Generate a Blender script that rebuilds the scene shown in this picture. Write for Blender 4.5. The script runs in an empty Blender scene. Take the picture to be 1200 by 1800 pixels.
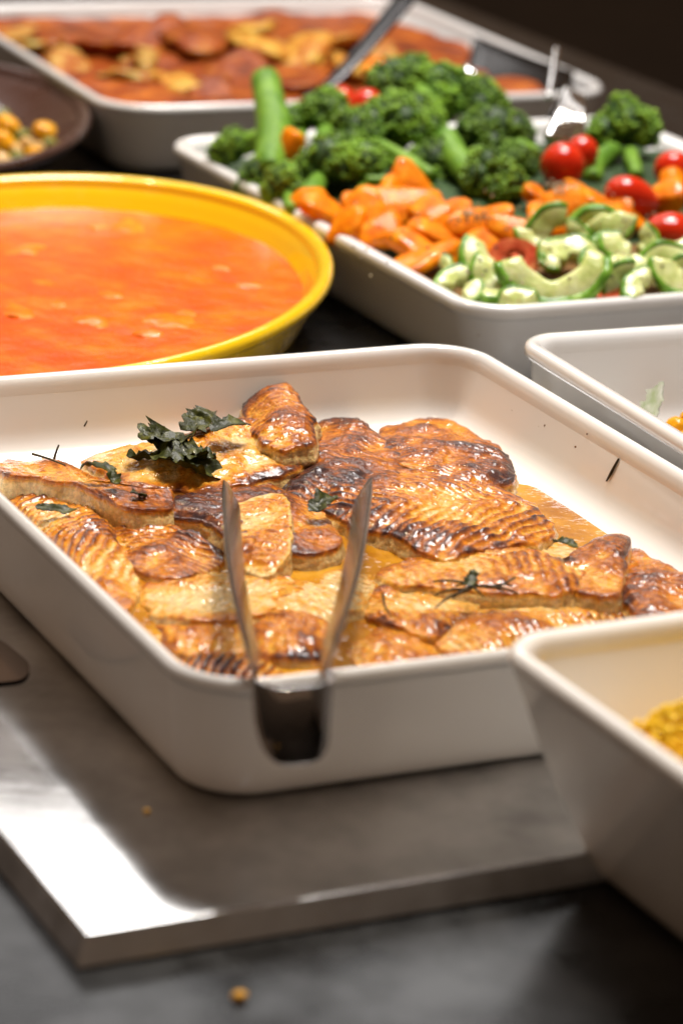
import bpy, math, random
import numpy as np
from mathutils import Matrix, Vector

# ------------------------------------------------------------------ camera
F_PX, PITCH, ROLL, AZ, DIST = 5500.0, math.radians(18.95), math.radians(3.2), math.radians(-25.91), 1.75
CAM = np.array([0.0, -DIST*math.cos(PITCH), DIST*math.sin(PITCH)])
cp, sp, cr, sr = math.cos(PITCH), math.sin(PITCH), math.cos(ROLL), math.sin(ROLL)
RIGHT = cr*np.array([1, 0, 0.]) - sr*np.array([0, -sp, -cp])
DOWN = sr*np.array([1, 0, 0.]) + cr*np.array([0, -sp, -cp])
FWD = np.array([0, cp, -sp])
scene = bpy.context.scene
COL = scene.collection
cam_data = bpy.data.cameras.new("camera")
cam_data.sensor_fit = 'VERTICAL'
cam_data.sensor_height = 36.0
cam_data.lens = F_PX/1800*36
cam_data.clip_start, cam_data.clip_end = 0.05, 60
cam_data.dof.use_dof = True
cam_data.dof.focus_distance = 1.725
cam_data.dof.aperture_fstop = 6.4
cam_data.dof.aperture_blades = 0
cam = bpy.data.objects.new("camera", cam_data)
m = Matrix.Identity(4)
for i in range(3):
    m[i][0], m[i][1], m[i][2], m[i][3] = RIGHT[i], -DOWN[i], -FWD[i], CAM[i]
cam.matrix_world = m
COL.objects.link(cam)
scene.camera = cam

# ------------------------------------------------------------------ world and lamps
world = bpy.data.worlds.new("World")
scene.world = world
world.use_nodes = True
bg = world.node_tree.nodes['Background']
bg.inputs[0].default_value = (1.0, 0.62, 0.38, 1)
bg.inputs[1].default_value = 0.165
scene.view_settings.view_transform = 'Standard'
scene.view_settings.look = 'None'
scene.view_settings.exposure = 0.05
scene.view_settings.gamma = 1.0
scene.cycles.use_denoising = True
scene.cycles.max_bounces = 8
scene.cycles.sample_clamp_indirect = 4.0
scene.cycles.caustics_reflective = True
scene.cycles.blur_glossy = 0.6
scene.cycles.caustics_refractive = False

def lamp(name, kind, loc, target, power, color, size=0.2, size_y=None, spread=None):
    d = bpy.data.lights.new(name, kind)
    d.energy = power
    d.color = color
    if kind == 'AREA':
        d.size = size
        if size_y:
            d.shape = 'RECTANGLE'
            d.size_y = size_y
        else:
            d.shape = 'DISK'
        if spread:
            d.spread = math.radians(spread)
    elif kind == 'SPOT':
        d.shadow_soft_size = size
        d.spot_size = math.radians(spread or 60)
        d.spot_blend = 0.6
    o = bpy.data.objects.new(name, d)
    o.location = loc
    v = Vector(target) - Vector(loc)
    o.rotation_euler = v.to_track_quat('-Z', 'Y').to_euler()
    COL.objects.link(o)
    return o
WARM = (1.0, 0.79, 0.53)
lamp("window_behind_counter", 'AREA', (-0.40, 2.75, 1.69), (-0.2, -0.45, 0), 10.5, (1.0, 0.99, 0.98), 2.1, 0.36)
lamp("ceiling_light", 'AREA', (0.2, 1.05, 3.0), (0.0, 0.2, 0), 150, (1.0, 0.98, 0.96), 1.6)
lamp("heat_lamp_over_fish", 'SPOT', (0.05, 0.16, 1.0), (-0.02, -0.15, 0.02), 18, WARM, 0.022, spread=38)
lamp("fill_light_couscous", 'SPOT', (0.16, -0.30, 1.0), (0.13, -0.56, 0.05), 15, WARM, 0.022, spread=30)  # unseen spot added to brighten the couscous
lamp("fill_light_brown_bowl", 'SPOT', (-0.38, 1.0, 1.0), (-0.35, 0.82, 0.02), 12, WARM, 0.022, spread=34)  # added fill, no visible source: lifts the dull chunks in the brown bowl
lamp("heat_lamp_over_soup", 'SPOT', (-0.45, 0.62, 1.0), (-0.25, 0.35, 0.02), 9, WARM, 0.03, spread=60)
lamp("fill_light_casserole", 'SPOT', (-0.05, 1.35, 1.1), (-0.05, 1.10, 0.03), 9, (1.0, 0.9, 0.78), 0.035, spread=62)  # extra unseen light, added to whiten the far casserole walls
lamp("heat_lamp_over_salad", 'SPOT', (0.25, 0.95, 1.05), (0.15, 0.55, 0.05), 19, (1.0, 0.92, 0.82), 0.035, spread=48)

# ------------------------------------------------------------------ geometry helpers
UD = np.array([math.sin(AZ), math.cos(AZ)])         # depth direction of the dishes
VD = np.array([UD[1], -UD[0]])                      # width direction
C_Z = -0.0135                                       # counter top; the steel slab's top is z = 0

def ray(x, y):
    return RIGHT*(x-600) + DOWN*(y-900) + FWD*F_PX
def w(x, y, z):
    d = ray(x, y)
    return CAM + d*((z-CAM[2])/d[2])
def wplane(x, y, p, n):
    d = ray(x, y)
    return CAM + d*(np.dot(np.asarray(p)-CAM, n)/np.dot(d, n))
def pxm(p):                                          # pixels per metre at p
    return F_PX/np.dot(np.asarray(p)-CAM, FWD)
def uv2w(v, u, z=0.0):
    q = v*VD + u*UD
    return np.array([q[0], q[1], z])
def w2uv(p):
    return np.array([p[0]*VD[0]+p[1]*VD[1], p[0]*UD[0]+p[1]*UD[1]])

_perm = np.random.RandomState(7).rand(4096)
def vnoise(P):
    P = np.asarray(P, float)
    i = np.floor(P).astype(np.int64)
    f = P - i
    f = f*f*(3-2*f)
    def h(a, b, c):
        return _perm[(a*73856093 ^ b*19349663 ^ c*83492791) & 4095]
    x, y, z = i[..., 0], i[..., 1], i[..., 2]
    r = 0
    for dx in (0, 1):
        for dy in (0, 1):
            for dz in (0, 1):
                wgt = (f[..., 0] if dx else 1-f[..., 0])*(f[..., 1] if dy else 1-f[..., 1])*(f[..., 2] if dz else 1-f[..., 2])
                r = r + wgt*h(x+dx, y+dy, z+dz)
    return r*2-1
def fbm(P, oct=4):
    a, s, t = 1.0, 0.0, 0.0
    P = np.asarray(P, float)
    for k in range(oct):
        s = s + a*vnoise(P + 17.3*k)
        t += a
        a *= 0.5
        P = P*2.03
    return s/t

def mk(name, V, Fc, mat, parent=None, origin=None, smooth=True, colors=None):
    V = np.asarray(V, float).reshape(-1, 3)
    if parent is not None:
        origin = np.array(parent.location)
    if origin is None:
        origin = np.array([*(V[:, :2].min(0)+V[:, :2].max(0))/2, V[:, 2].min()])
    me = bpy.data.meshes.new(name)
    me.from_pydata([tuple(q) for q in (V-np.asarray(origin))], [], Fc if isinstance(Fc, list) else [tuple(q) for q in Fc])
    me.update()
    if smooth:
        me.polygons.foreach_set('use_smooth', [True]*len(me.polygons))
    if colors is not None:
        a = me.color_attributes.new('col', 'FLOAT_COLOR', 'POINT')
        c = np.ones((len(V), 4))
        c[:, :colors.shape[1]] = colors
        a.data.foreach_set('color', c.ravel())
    if mat is not None:
        me.materials.append(mat)
    o = bpy.data.objects.new(name, me)
    COL.objects.link(o)
    if parent is not None:
        o.parent = parent
    else:
        o.location = origin
    return o
def tag(o, label, cat, group=None, kind=None):
    o['label'] = label
    if kind != 'structure':
        o['category'] = cat
    if group:
        o['group'] = group
    if kind:
        o['kind'] = kind
    return o
def empty(name, loc, label, cat, group=None):
    o = bpy.data.objects.new(name, None)
    o.location = [float(q) for q in loc]
    o.empty_display_size = 0.02
    COL.objects.link(o)
    return tag(o, label, cat, group)

def grid_faces(rows, cols, wrap=False, off=0):
    f = []
    cc = cols if wrap else cols-1
    for r in range(rows-1):
        for c in range(cc):
            a, b = r*cols+c, r*cols+(c+1) % cols
            f.append((off+a, off+b, off+b+cols, off+a+cols))
    return f
def tube(path, radii, n=10, cap=True, flat=1.0, up=None):
    path = np.asarray(path, float)
    k = len(path)
    radii = np.broadcast_to(np.asarray(radii, float), (k,))
    V = []
    prev = None
    for i in range(k):
        t = path[min(i+1, k-1)]-path[max(i-1, 0)]
        t = t/np.linalg.norm(t)
        if prev is None:
            a = np.array([0, 0, 1.]) if abs(t[2]) < 0.9 else np.array([1., 0, 0])
        else:
            a = prev
        n1 = a - t*np.dot(a, t)
        n1 /= np.linalg.norm(n1)
        prev = n1
        n2 = np.cross(t, n1)
        for j in range(n):
            q = 2*math.pi*j/n
            V.append(path[i]+radii[i]*(math.cos(q)*n1*flat+math.sin(q)*n2))
    Fc = [tuple(reversed(q)) for q in grid_faces(k, n, True)]
    if cap:
        V.append(path[0]); V.append(path[-1])
        a, b = len(V)-2, len(V)-1
        for j in range(n):
            Fc.append((a, j, (j+1) % n))
            Fc.append((b, (k-1)*n+(j+1) % n, (k-1)*n+j))
    return V, Fc
def join(parts):
    V, Fc = [], []
    for v, f in parts:
        o = len(V)
        V += [np.asarray(q) for q in v]
        Fc += [tuple(i+o for i in q) for q in f]
    return V, Fc
_ico = {}
def ico(sub):
    if sub not in _ico:
        import bmesh
        bm = bmesh.new()
        bmesh.ops.create_icosphere(bm, subdivisions=sub, radius=1)
        bm.verts.ensure_lookup_table()
        _ico[sub] = (np.array([v.co[:] for v in bm.verts]), [tuple(v.index for v in f.verts) for f in bm.faces])
        bm.free()
    return _ico[sub]
def rotm(ax, ay, az):
    return np.array((Matrix.Rotation(az, 3, 'Z') @ Matrix.Rotation(ay, 3, 'Y') @ Matrix.Rotation(ax, 3, 'X')))
def catmull(pts, n, closed=True):
    pts = np.asarray(pts, float)
    k = len(pts)
    out = []
    t = np.linspace(0, k if closed else k-1, n, endpoint=not closed)
    for q in t:
        i = int(math.floor(q))
        f = q-i
        if closed:
            a, b, c, d = pts[(i-1) % k], pts[i % k], pts[(i+1) % k], pts[(i+2) % k]
        else:
            i = min(i, k-2); f = q-i
            a, b, c, d = pts[max(i-1, 0)], pts[i], pts[i+1], pts[min(i+2, k-1)]
        out.append(0.5*((2*b)+(c-a)*f+(2*a-5*b+4*c-d)*f*f+(3*b-a-3*c+d)*f**3))
    out = np.array(out)
    if closed:                                        # even spacing
        L = np.r_[0, np.cumsum(np.linalg.norm(np.diff(np.r_[out, out[:1]], axis=0), axis=1))]
        s = np.linspace(0, L[-1], n, endpoint=False)
        src = np.r_[out, out[:1]]
        out = np.stack([np.interp(s, L, src[:, j]) for j in range(out.shape[1])], 1)
    return out

# ------------------------------------------------------------------ materials
def newmat(name):
    m = bpy.data.materials.new(name)
    m.use_nodes = True
    nt = m.node_tree
    return m, nt, nt.nodes['Principled BSDF']
def setp(b, **k):
    names = dict(color='Base Color', rough='Roughness', metal='Metallic', coat='Coat Weight', coatr='Coat Roughness', sss='Subsurface Weight',
                 sssr='Subsurface Radius', ssss='Subsurface Scale', trans='Transmission Weight', ior='IOR', spec='Specular IOR Level', aniso='Anisotropic')
    for q, v in k.items():
        if q == 'color':
            v = (*v, 1)
        b.inputs[names[q]].default_value = v
def noise_node(nt, scale, detail=4, rough=0.55, coord='Object', stretch=None):
    tc = nt.nodes.new('ShaderNodeTexCoord')
    n = nt.nodes.new('ShaderNodeTexNoise')
    n.inputs['Scale'].default_value = scale
    n.inputs['Detail'].default_value = detail
    n.inputs['Roughness'].default_value = rough
    if stretch:
        mp = nt.nodes.new('ShaderNodeMapping')
        mp.inputs['Scale'].default_value = stretch[:3]
        if len(stretch) > 3:
            mp.inputs['Rotation'].default_value = (0, 0, stretch[3])
        nt.links.new(tc.outputs[coord], mp.inputs[0])
        nt.links.new(mp.outputs[0], n.inputs[0])
    else:
        nt.links.new(tc.outputs[coord], n.inputs[0])
    return n
def ramp(nt, src, stops):
    r = nt.nodes.new('ShaderNodeValToRGB')
    e = r.color_ramp.elements
    while len(e) < len(stops):
        e.new(0.5)
    for q, (p, c) in zip(e, stops):
        q.position = p
        q.color = (*c, 1) if not isinstance(c, (int, float)) else (c, c, c, 1)
    nt.links.new(src, r.inputs[0])
    return r
def bump(nt, b, srcs, dist, strength=1.0, chain=None):
    bp = nt.nodes.new('ShaderNodeBump')
    bp.inputs['Distance'].default_value = dist
    bp.inputs['Strength'].default_value = strength
    nt.links.new(srcs, bp.inputs['Height'])
    if chain:
        nt.links.new(chain.outputs[0], bp.inputs['Normal'])
    nt.links.new(bp.outputs[0], b.inputs['Normal'])
    return bp
def noisy(name, stops, scale=60, rough=0.35, bdist=0.0006, bscale=250, coat=0.0, sss=0.0, detail=4, **k):
    m, nt, b = newmat(name)
    n = noise_node(nt, scale, detail)
    r = ramp(nt, n.outputs[0], stops)
    nt.links.new(r.outputs[0], b.inputs['Base Color'])
    setp(b, rough=rough, coat=coat*0.5, coatr=0.06, spec=0.18, **k)
    if sss:
        setp(b, sss=sss, sssr=(1.0, 0.4, 0.15), ssss=0.004)
    if bdist:
        n2 = noise_node(nt, bscale, 3)
        bump(nt, b, n2.outputs[0], bdist)
    return m
def vcol(name, rough=0.3, coat=0.5, bdist=0.0006, bscale=350, sss=0.0, speck=None, mottle=0.35, wet=0):
    """vertex colour (the thing's own colour) broken up by fine noise"""
    m, nt, b = newmat(name)
    a = nt.nodes.new('ShaderNodeVertexColor')
    a.layer_name = 'col'
    n = noise_node(nt, bscale*0.6, 5, 0.65)
    r = ramp(nt, n.outputs[0], [(0.3, 1-mottle), (0.65, 1+mottle*0.4)])
    mx = nt.nodes.new('ShaderNodeMix')
    mx.data_type = 'RGBA'
    mx.blend_type = 'MULTIPLY'
    mx.inputs[0].default_value = 1.0
    nt.links.new(a.outputs[0], mx.inputs[6])
    nt.links.new(r.outputs[0], mx.inputs[7])
    nt.links.new(mx.outputs[2], b.inputs['Base Color'])
    setp(b, rough=rough, coat=coat, coatr=0.06, spec=0.3)
    if sss:
        setp(b, sss=sss, sssr=(1.0, 0.5, 0.2), ssss=0.004)
    n2 = noise_node(nt, bscale, 4, 0.6)
    bump(nt, b, n2.outputs[0], bdist)
    if wet:
        n3 = noise_node(nt, wet, 3, 0.5)
        bp = nt.nodes.new('ShaderNodeBump')
        bp.inputs['Distance'].default_value = 0.0007
        nt.links.new(n3.outputs[0], bp.inputs['Height'])
        nt.links.new(bp.outputs[0], b.inputs['Coat Normal'])
        setp(b, coatr=0.10, spec=0.05)
    rr = ramp(nt, n2.outputs[0], [(0.35, rough*0.55), (0.7, min(1, rough*1.5))])
    nt.links.new(rr.outputs[0], b.inputs['Roughness'])
    return m

def ceramic(name, color, rough=0.16):
    m, nt, b = newmat(name)
    setp(b, color=color, rough=rough, coat=1.0, coatr=0.03)
    n = noise_node(nt, 14, 3)
    bump(nt, b, n.outputs[0], 0.0006, 0.5)
    n2 = noise_node(nt, 45, 5, 0.7)
    r = ramp(nt, n2.outputs[0], [(0.35, rough*0.7), (0.7, rough*1.6)])
    nt.links.new(r.outputs[0], b.inputs['Roughness'])
    return m
M_WHITE = ceramic('white_glaze', (0.83, 0.82, 0.80))
M_YELLOW = ceramic('yellow_glaze', (0.90, 0.56, 0.002), 0.2)
M_BROWN = ceramic('brown_glaze', (0.055, 0.020, 0.014), 0.3)

def steel(name, color, rough, scratch=0.25, stretch=(6, 160, 6, -AZ), smear=0.5, wave=0.0, mott=0.28):
    m, nt, b = newmat(name)
    setp(b, color=color, metal=1.0, rough=rough)
    n = noise_node(nt, 1.0, 5, 0.6, stretch=stretch)
    n2 = noise_node(nt, 22, 6, 0.62)
    mt = nt.nodes.new('ShaderNodeMath')
    mt.operation = 'MULTIPLY_ADD'
    mt.inputs[1].default_value = smear
    nt.links.new(n2.outputs[0], mt.inputs[0])
    m2 = nt.nodes.new('ShaderNodeMath')
    m2.operation = 'MULTIPLY'
    m2.inputs[1].default_value = scratch
    nt.links.new(n.outputs[0], m2.inputs[0])
    nt.links.new(m2.outputs[0], mt.inputs[2])
    lo = rough*0.55
    r = ramp(nt, mt.outputs[0], [(0.2, lo), (0.55, rough*1.5)])
    nt.links.new(r.outputs[0], b.inputs['Roughness'])
    c = ramp(nt, n2.outputs[0], [(0.3, tuple(q*(1-mott) for q in color)), (0.65, color)])
    nt.links.new(c.outputs[0], b.inputs['Base Color'])
    b1 = bump(nt, b, n.outputs[0], 0.00005, 0.6)
    if wave:
        n3 = noise_node(nt, 7, 2)
        bump(nt, b, n3.outputs[0], wave, 1.0, b1)
    return m
M_SLAB = steel('slab_steel', (0.64, 0.63, 0.62), 0.075, scratch=0.4, smear=0.8, mott=0.45, wave=0.0004)
M_COUNTER = steel('counter_steel', (0.075, 0.076, 0.078), 0.2, smear=0.9, mott=0.75, wave=0.001)
M_TONGS = steel('polished_steel', (0.55, 0.54, 0.55), 0.13, 0.1, (40, 400, 40, 0), 0.2)
M_DARKSTEEL = steel('dark_steel', (0.06, 0.058, 0.058), 0.4, 0.1, (40, 200, 40, 0), 0.3)

# ------------------------------------------------------------------ setting
def box(name, v0, v1, u0, u1, z0, z1, mat, bevel=0.0, rot=0.0, parent=None, splay=0.0):
    """box in the dish frame; its rotation about its front left corner"""
    import bmesh
    o = uv2w(v0, u0)
    vd = np.array([math.cos(rot)*VD[0]-math.sin(rot)*VD[1], math.sin(rot)*VD[0]+math.cos(rot)*VD[1], 0])
    ud = np.array([-vd[1], vd[0], 0])
    P = []
    for z in (z0, z1):
        for a, b in ((0, 0), (v1-v0, 0), (v1-v0, u1-u0), (0, u1-u0)):
            e = splay if z == z0 else 0.0
            P.append(o+vd*(a+(e if a > 0 else -e))+ud*(b+(e if b > 0 else -e))+np.array([0, 0, z]))
    Fc = [(3, 2, 1, 0), (4, 5, 6, 7), (0, 1, 5, 4), (1, 2, 6, 5), (2, 3, 7, 6), (3, 0, 4, 7)]
    ob = mk(name, P, Fc, mat, parent, smooth=False)
    if bevel:
        bm = bmesh.new()
        bm.from_mesh(ob.data)
        bmesh.ops.bevel(bm, geom=bm.edges[:], offset=bevel, segments=3, affect='EDGES', profile=0.5)
        bm.to_mesh(ob.data)
        bm.free()
    return ob
floor_mat = noisy('dark_floor', [(0.3, (0.008, 0.005, 0.004)), (0.7, (0.02, 0.013, 0.009))], 3, 0.6, 0)
fl = mk('floor', [(-6, -4, -0.9), (8, -4, -0.9), (8, 9, -0.9), (-6, 9, -0.9)], [(0, 1, 2, 3)], floor_mat)
tag(fl, 'dark floor beyond the counter', 'floor', kind='structure')
counter = box('counter', -1.6, 0.86, -1.1, 1.75, C_Z-0.04, C_Z, M_COUNTER, 0.003)
tag(counter, 'worn dark grey steel buffet counter under the dishes', 'counter', kind='structure')
slab = box('steel_slab', -0.3163, 0.62, -0.4399, 0.172, C_Z+0.0002, 0.0, M_SLAB, 0.0010, rot=math.radians(0.5), splay=0.0042)
M_EDGE = steel('slab_edge', (0.66, 0.72, 0.80), 0.5, 0.3, (300, 8, 300, 0), 0.3)
slab.data.materials.append(M_EDGE)
for _p in slab.data.polygons:
    if abs(_p.normal.z) < 0.6:
        _p.material_index = 1
tag(slab, 'low shiny steel slab under the fish dish', 'slab')

# ------------------------------------------------------------------ dishes
def rrect(v0, v1, u0, u1, r, inset, nc=10, ne=8):
    v0, v1, u0, u1 = v0+inset, v1-inset, u0+inset, u1-inset
    r = max(r-inset, 0.004)
    r = min(r, (v1-v0)/2-1e-4, (u1-u0)/2-1e-4)
    P = []
    cs = [(v1-r, u0+r, -90), (v1-r, u1-r, 0), (v0+r, u1-r, 90), (v0+r, u0+r, 180)]
    for k in range(4):
        cv, cu, a0 = cs[k]
        for i in range(nc+1):
            a = math.radians(a0+90*i/nc)
            P.append((cv+r*math.cos(a), cu+r*math.sin(a)))
        a1 = math.radians(a0+90)
        p = (cv+r*math.cos(a1), cu+r*math.sin(a1))
        cv2, cu2, b0 = cs[(k+1) % 4]
        q = (cv2+r*math.cos(math.radians(b0)), cu2+r*math.sin(math.radians(b0)))
        for i in range(1, ne):
            P.append((p[0]+(q[0]-p[0])*i/ne, p[1]+(q[1]-p[1])*i/ne))
    return np.array(P)
def dish_dims(H, taper, wall, foot=0.014, lip=0.0015, lip_h=0.007):
    """profile outer foot -> rim -> inner floor as (inset, height)"""
    body = [(taper+foot, 0.0012), (taper+foot*0.75, 0.0), (taper+foot*0.45, 0.0012), (taper+foot*0.2, 0.004), (taper+foot*0.05, 0.009)]
    for k in range(1, 6):
        t = k/6
        body.append((taper*(1-t)+lip*t, 0.009+(H-lip_h-0.009)*t))
    body.append((lip, H-lip_h-0.0005))
    rim = [(lip, H-lip_h), (0.0006, H-lip_h+0.0006), (0, H-lip_h+0.002), (0, H-0.0045), (0.0004, H-0.0028), (0.0014, H-0.0012), (0.003, H-0.0002),
           (wall*0.5, H), (wall*0.8, H-0.0005), (wall*1.05, H-0.0018), (wall*1.25, H-0.0042), (wall*1.38, H-0.0075), (wall*1.45, H-0.0105)]
    inner = [(wall*1.45, H-0.0105)]
    for k in range(1, 7):
        t = k/6
        inner.append((wall*1.45+(taper+0.0015)*t, H-0.0105-(H-0.0385)*t))
    b0 = wall*1.45+taper+0.0015
    inner += [(b0+0.002, 0.0240), (b0+0.005, 0.0205), (b0+0.010, 0.0170), (b0+0.018, 0.0135), (b0+0.029, 0.0105), (b0+0.043, 0.0080), (b0+0.060, 0.0064), (b0+0.075, 0.0056)]
    return body, rim, inner
def rect_dish(name, label, v0, v1, u0, u1, z0, H, r, taper, wall=0.0065, rot=0.0, mat=M_WHITE, pivot=None, **kw):
    pv, pu = pivot or (v0, u1)
    def tow(pts, z):
        c, s = math.cos(-rot), math.sin(-rot)
        out = []
        for a, b in pts:
            a, b = a-pv, b-pu
            out.append(uv2w(pv+a*c-b*s, pu+a*s+b*c, z))
        return out
    root = empty(name, tow([((v0+v1)/2, (u0+u1)/2)], z0)[0], label, 'dish')
    body, rim, inner = dish_dims(H, taper, wall, **kw)
    V, Fc = [], []
    n = None
    for prof in (body, inner):
        rows = []
        off = len(V)
        for ins, z in prof:
            q = tow(rrect(v0, v1, u0, u1, r, ins), z0+z)
            n = len(q)
            V += q
        Fc += grid_faces(len(prof), n, True, off)
        k = off if prof is body else off+(len(prof)-1)*n
        Fc.append(tuple(range(k+n-1, k-1, -1)) if prof is body else tuple(range(k, k+n)))
    mk('bowl_wall', V, Fc, mat, root)
    V = []
    for ins, z in rim:
        V += tow(rrect(v0, v1, u0, u1, r, ins), z0+z)
    mk('rim', V, grid_faces(len(rim), n, True), mat, root)
    return root
FV0, FV1, FU0, FU1, FH = -0.2333, 0.1335, -0.3492, 0.1165, 0.0585
fish_dish = rect_dish('baking_dish', 'white rectangular ceramic baking dish full of browned fish fillets', FV0, FV1, FU0, FU1, 0.0003, FH, 0.038, 0.005, foot=0.009)
salad_dish = rect_dish('salad_dish', 'white rectangular dish heaped with broccoli, carrots, tomatoes and cucumber', 0.1885, 0.607, 0.2185, 0.742, C_Z, 0.058, 0.036, 0.012, wall=0.010, pivot=(0.19, 0.5), rot=math.radians(-0.9), lip=0.004, lip_h=0.010)
mid_dish = rect_dish('serving_dish', 'white ceramic dish with flared rim and a pale slice inside', 0.1445, 0.49, -0.35, 0.083, 0.0003, 0.070, 0.026, 0.009, wall=0.009, rot=math.radians(1.8), lip=0.004, lip_h=0.009)
front_bowl = rect_dish('square_bowl', 'tall tapering white square bowl of yellow couscous in front of the steel slab', -0.121, 0.20, -0.73, -0.399, C_Z, 0.1035, 0.026, 0.036, wall=0.0075, rot=math.radians(-1.9), pivot=(-0.121, -0.42), lip=0.0005)
las_dish = rect_dish('casserole_dish', 'white casserole dish of baked vegetable gratin in tomato sauce', 0.187, 0.655, 0.846, 1.315, C_Z, 0.0585, 0.05, 0.010, rot=math.radians(1.4), pivot=(0.19, 0.9))

def oval_bowl(name, label, c, a, b, ang, z0, H, base, mat, wall=0.010, n=96, curve=0.6):
    root = empty(name, (c[0], c[1], z0), label, 'bowl')
    ca, sa = math.cos(ang), math.sin(ang)
    def ring(off, s, z):
        P = []
        for i in range(n):
            t = 2*math.pi*i/n
            x, y = (a*s+off)*math.cos(t), (b*s+off)*math.sin(t)
            P.append((c[0]+x*ca-y*sa, c[1]+x*sa+y*ca, z0+z))
        return P
    out = [(0, base-0.06, 0.002), (0, base-0.03, 0.0)]
    for k in range(13):
        t = k/12
        out.append((-0.006, base+(1-base)*t**curve, 0.002+(H-0.013)*t))
    rim = [(-0.006, 1, H-0.0108), (-0.002, 1, H-0.0095), (0, 1, H-0.006), (-0.0005, 1, H-0.003), (-0.0025, 1, H-0.0008), (-wall*0.5, 1, H), (-wall+0.001, 1, H-0.0012), (-wall-0.0015, 1, H-0.004), (-wall-0.002, 1, H-0.0075)]
    inn = [(-wall-0.002, 1, H-0.0075)]
    for k in range(1, 13):
        t = 1-k/12
        inn.append((-wall-0.003, base+(1-base)*max(t, 0)**curve, 0.008+(H-0.0155)*t))
    inn.append((-wall-0.003, base*0.6, 0.007))
    V, Fc = [], []
    for prof in (out, inn):
        off = len(V)
        for q in prof:
            V += ring(*q)
        Fc += grid_faces(len(prof), n, True, off)
        k = off if prof is out else off+(len(prof)-1)*n
        Fc.append(tuple(range(k+n-1, k-1, -1)) if prof is out else tuple(range(k, k+n)))
    mk('bowl_wall', V, Fc, mat, root)
    V = []
    for q in rim:
        V += ring(*q)
    mk('rim', V, grid_faces(len(rim), n, True), mat, root)
    return root
Y_ANG = math.radians(-101.2)
yel = oval_bowl('soup_bowl', 'bright yellow ceramic oval bowl of orange soup', (-0.211, 0.3475), 0.2745, 0.1935, Y_ANG, C_Z, 0.056, 0.87, M_YELLOW, curve=0.75)
B_ANG = math.radians(-88)
brn = oval_bowl('brown_bowl', 'dark brown glazed bowl of orange vegetable chunks behind the yellow bowl', (-0.362, 0.838), 0.225, 0.142, B_ANG, C_Z, 0.0495, 0.6, M_BROWN, wall=0.009)

# ------------------------------------------------------------------ food: fish
STOPS = np.array([[0.0, .78, .54, .23], [0.2, .76, .38, .050], [0.42, .62, .205, .009], [0.62, .36, .092, .008], [0.8, .13, .038, .018], [1.0, .042, .020, .022]])
def brownness(b):
    b = np.clip(b, 0, 1)
    return np.stack([np.interp(b, STOPS[:, 0], STOPS[:, k]) for k in (1, 2, 3)], -1)
M_FISH = vcol('fried_fish', rough=0.5, coat=0.8, bdist=0.0016, bscale=520, sss=0.2, mottle=0.4, wet=230)
DISH_IN = 0.0105
def clamp_dish(P, extra=0.0):
    """keep points inside the fish dish's inner walls"""
    P = np.array(P, float)
    a, b = P[..., 0]*VD[0]+P[..., 1]*VD[1], P[..., 0]*UD[0]+P[..., 1]*UD[1]
    ins = DISH_IN + 0.0075*np.clip((FH-P[..., 2])/FH, 0, 1) + 0.010*np.clip((0.022-P[..., 2])/0.016, 0, 1)**2 + extra
    # rounded corners: pull points into the corner radius
    rc = 0.030
    cv, cu = (FV0+FV1)/2, (FU0+FU1)/2
    hv, hu = (FV1-FV0)/2-ins, (FU1-FU0)/2-ins
    a, b = np.clip(a-cv, -hv, hv), np.clip(b-cu, -hu, hu)
    dv, du = np.maximum(np.abs(a)-(hv-rc), 0), np.maximum(np.abs(b)-(hu-rc), 0)
    L = np.sqrt(dv*dv+du*du)
    k = np.where(L > rc, rc/np.maximum(L, 1e-9), 1.0)
    a = np.sign(a)*np.where(dv > 0, (hv-rc)+dv*k, np.abs(a))+cv
    b = np.sign(b)*np.where(du > 0, (hu-rc)+du*k, np.abs(b))+cu
    P[..., 0], P[..., 1] = a*VD[0]+b*UD[0], a*VD[1]+b*UD[1]
    return P
def fz(z):
    """heights in the fish pile (mm)"""
    return 12.0+(z-22)*0.92
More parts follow.
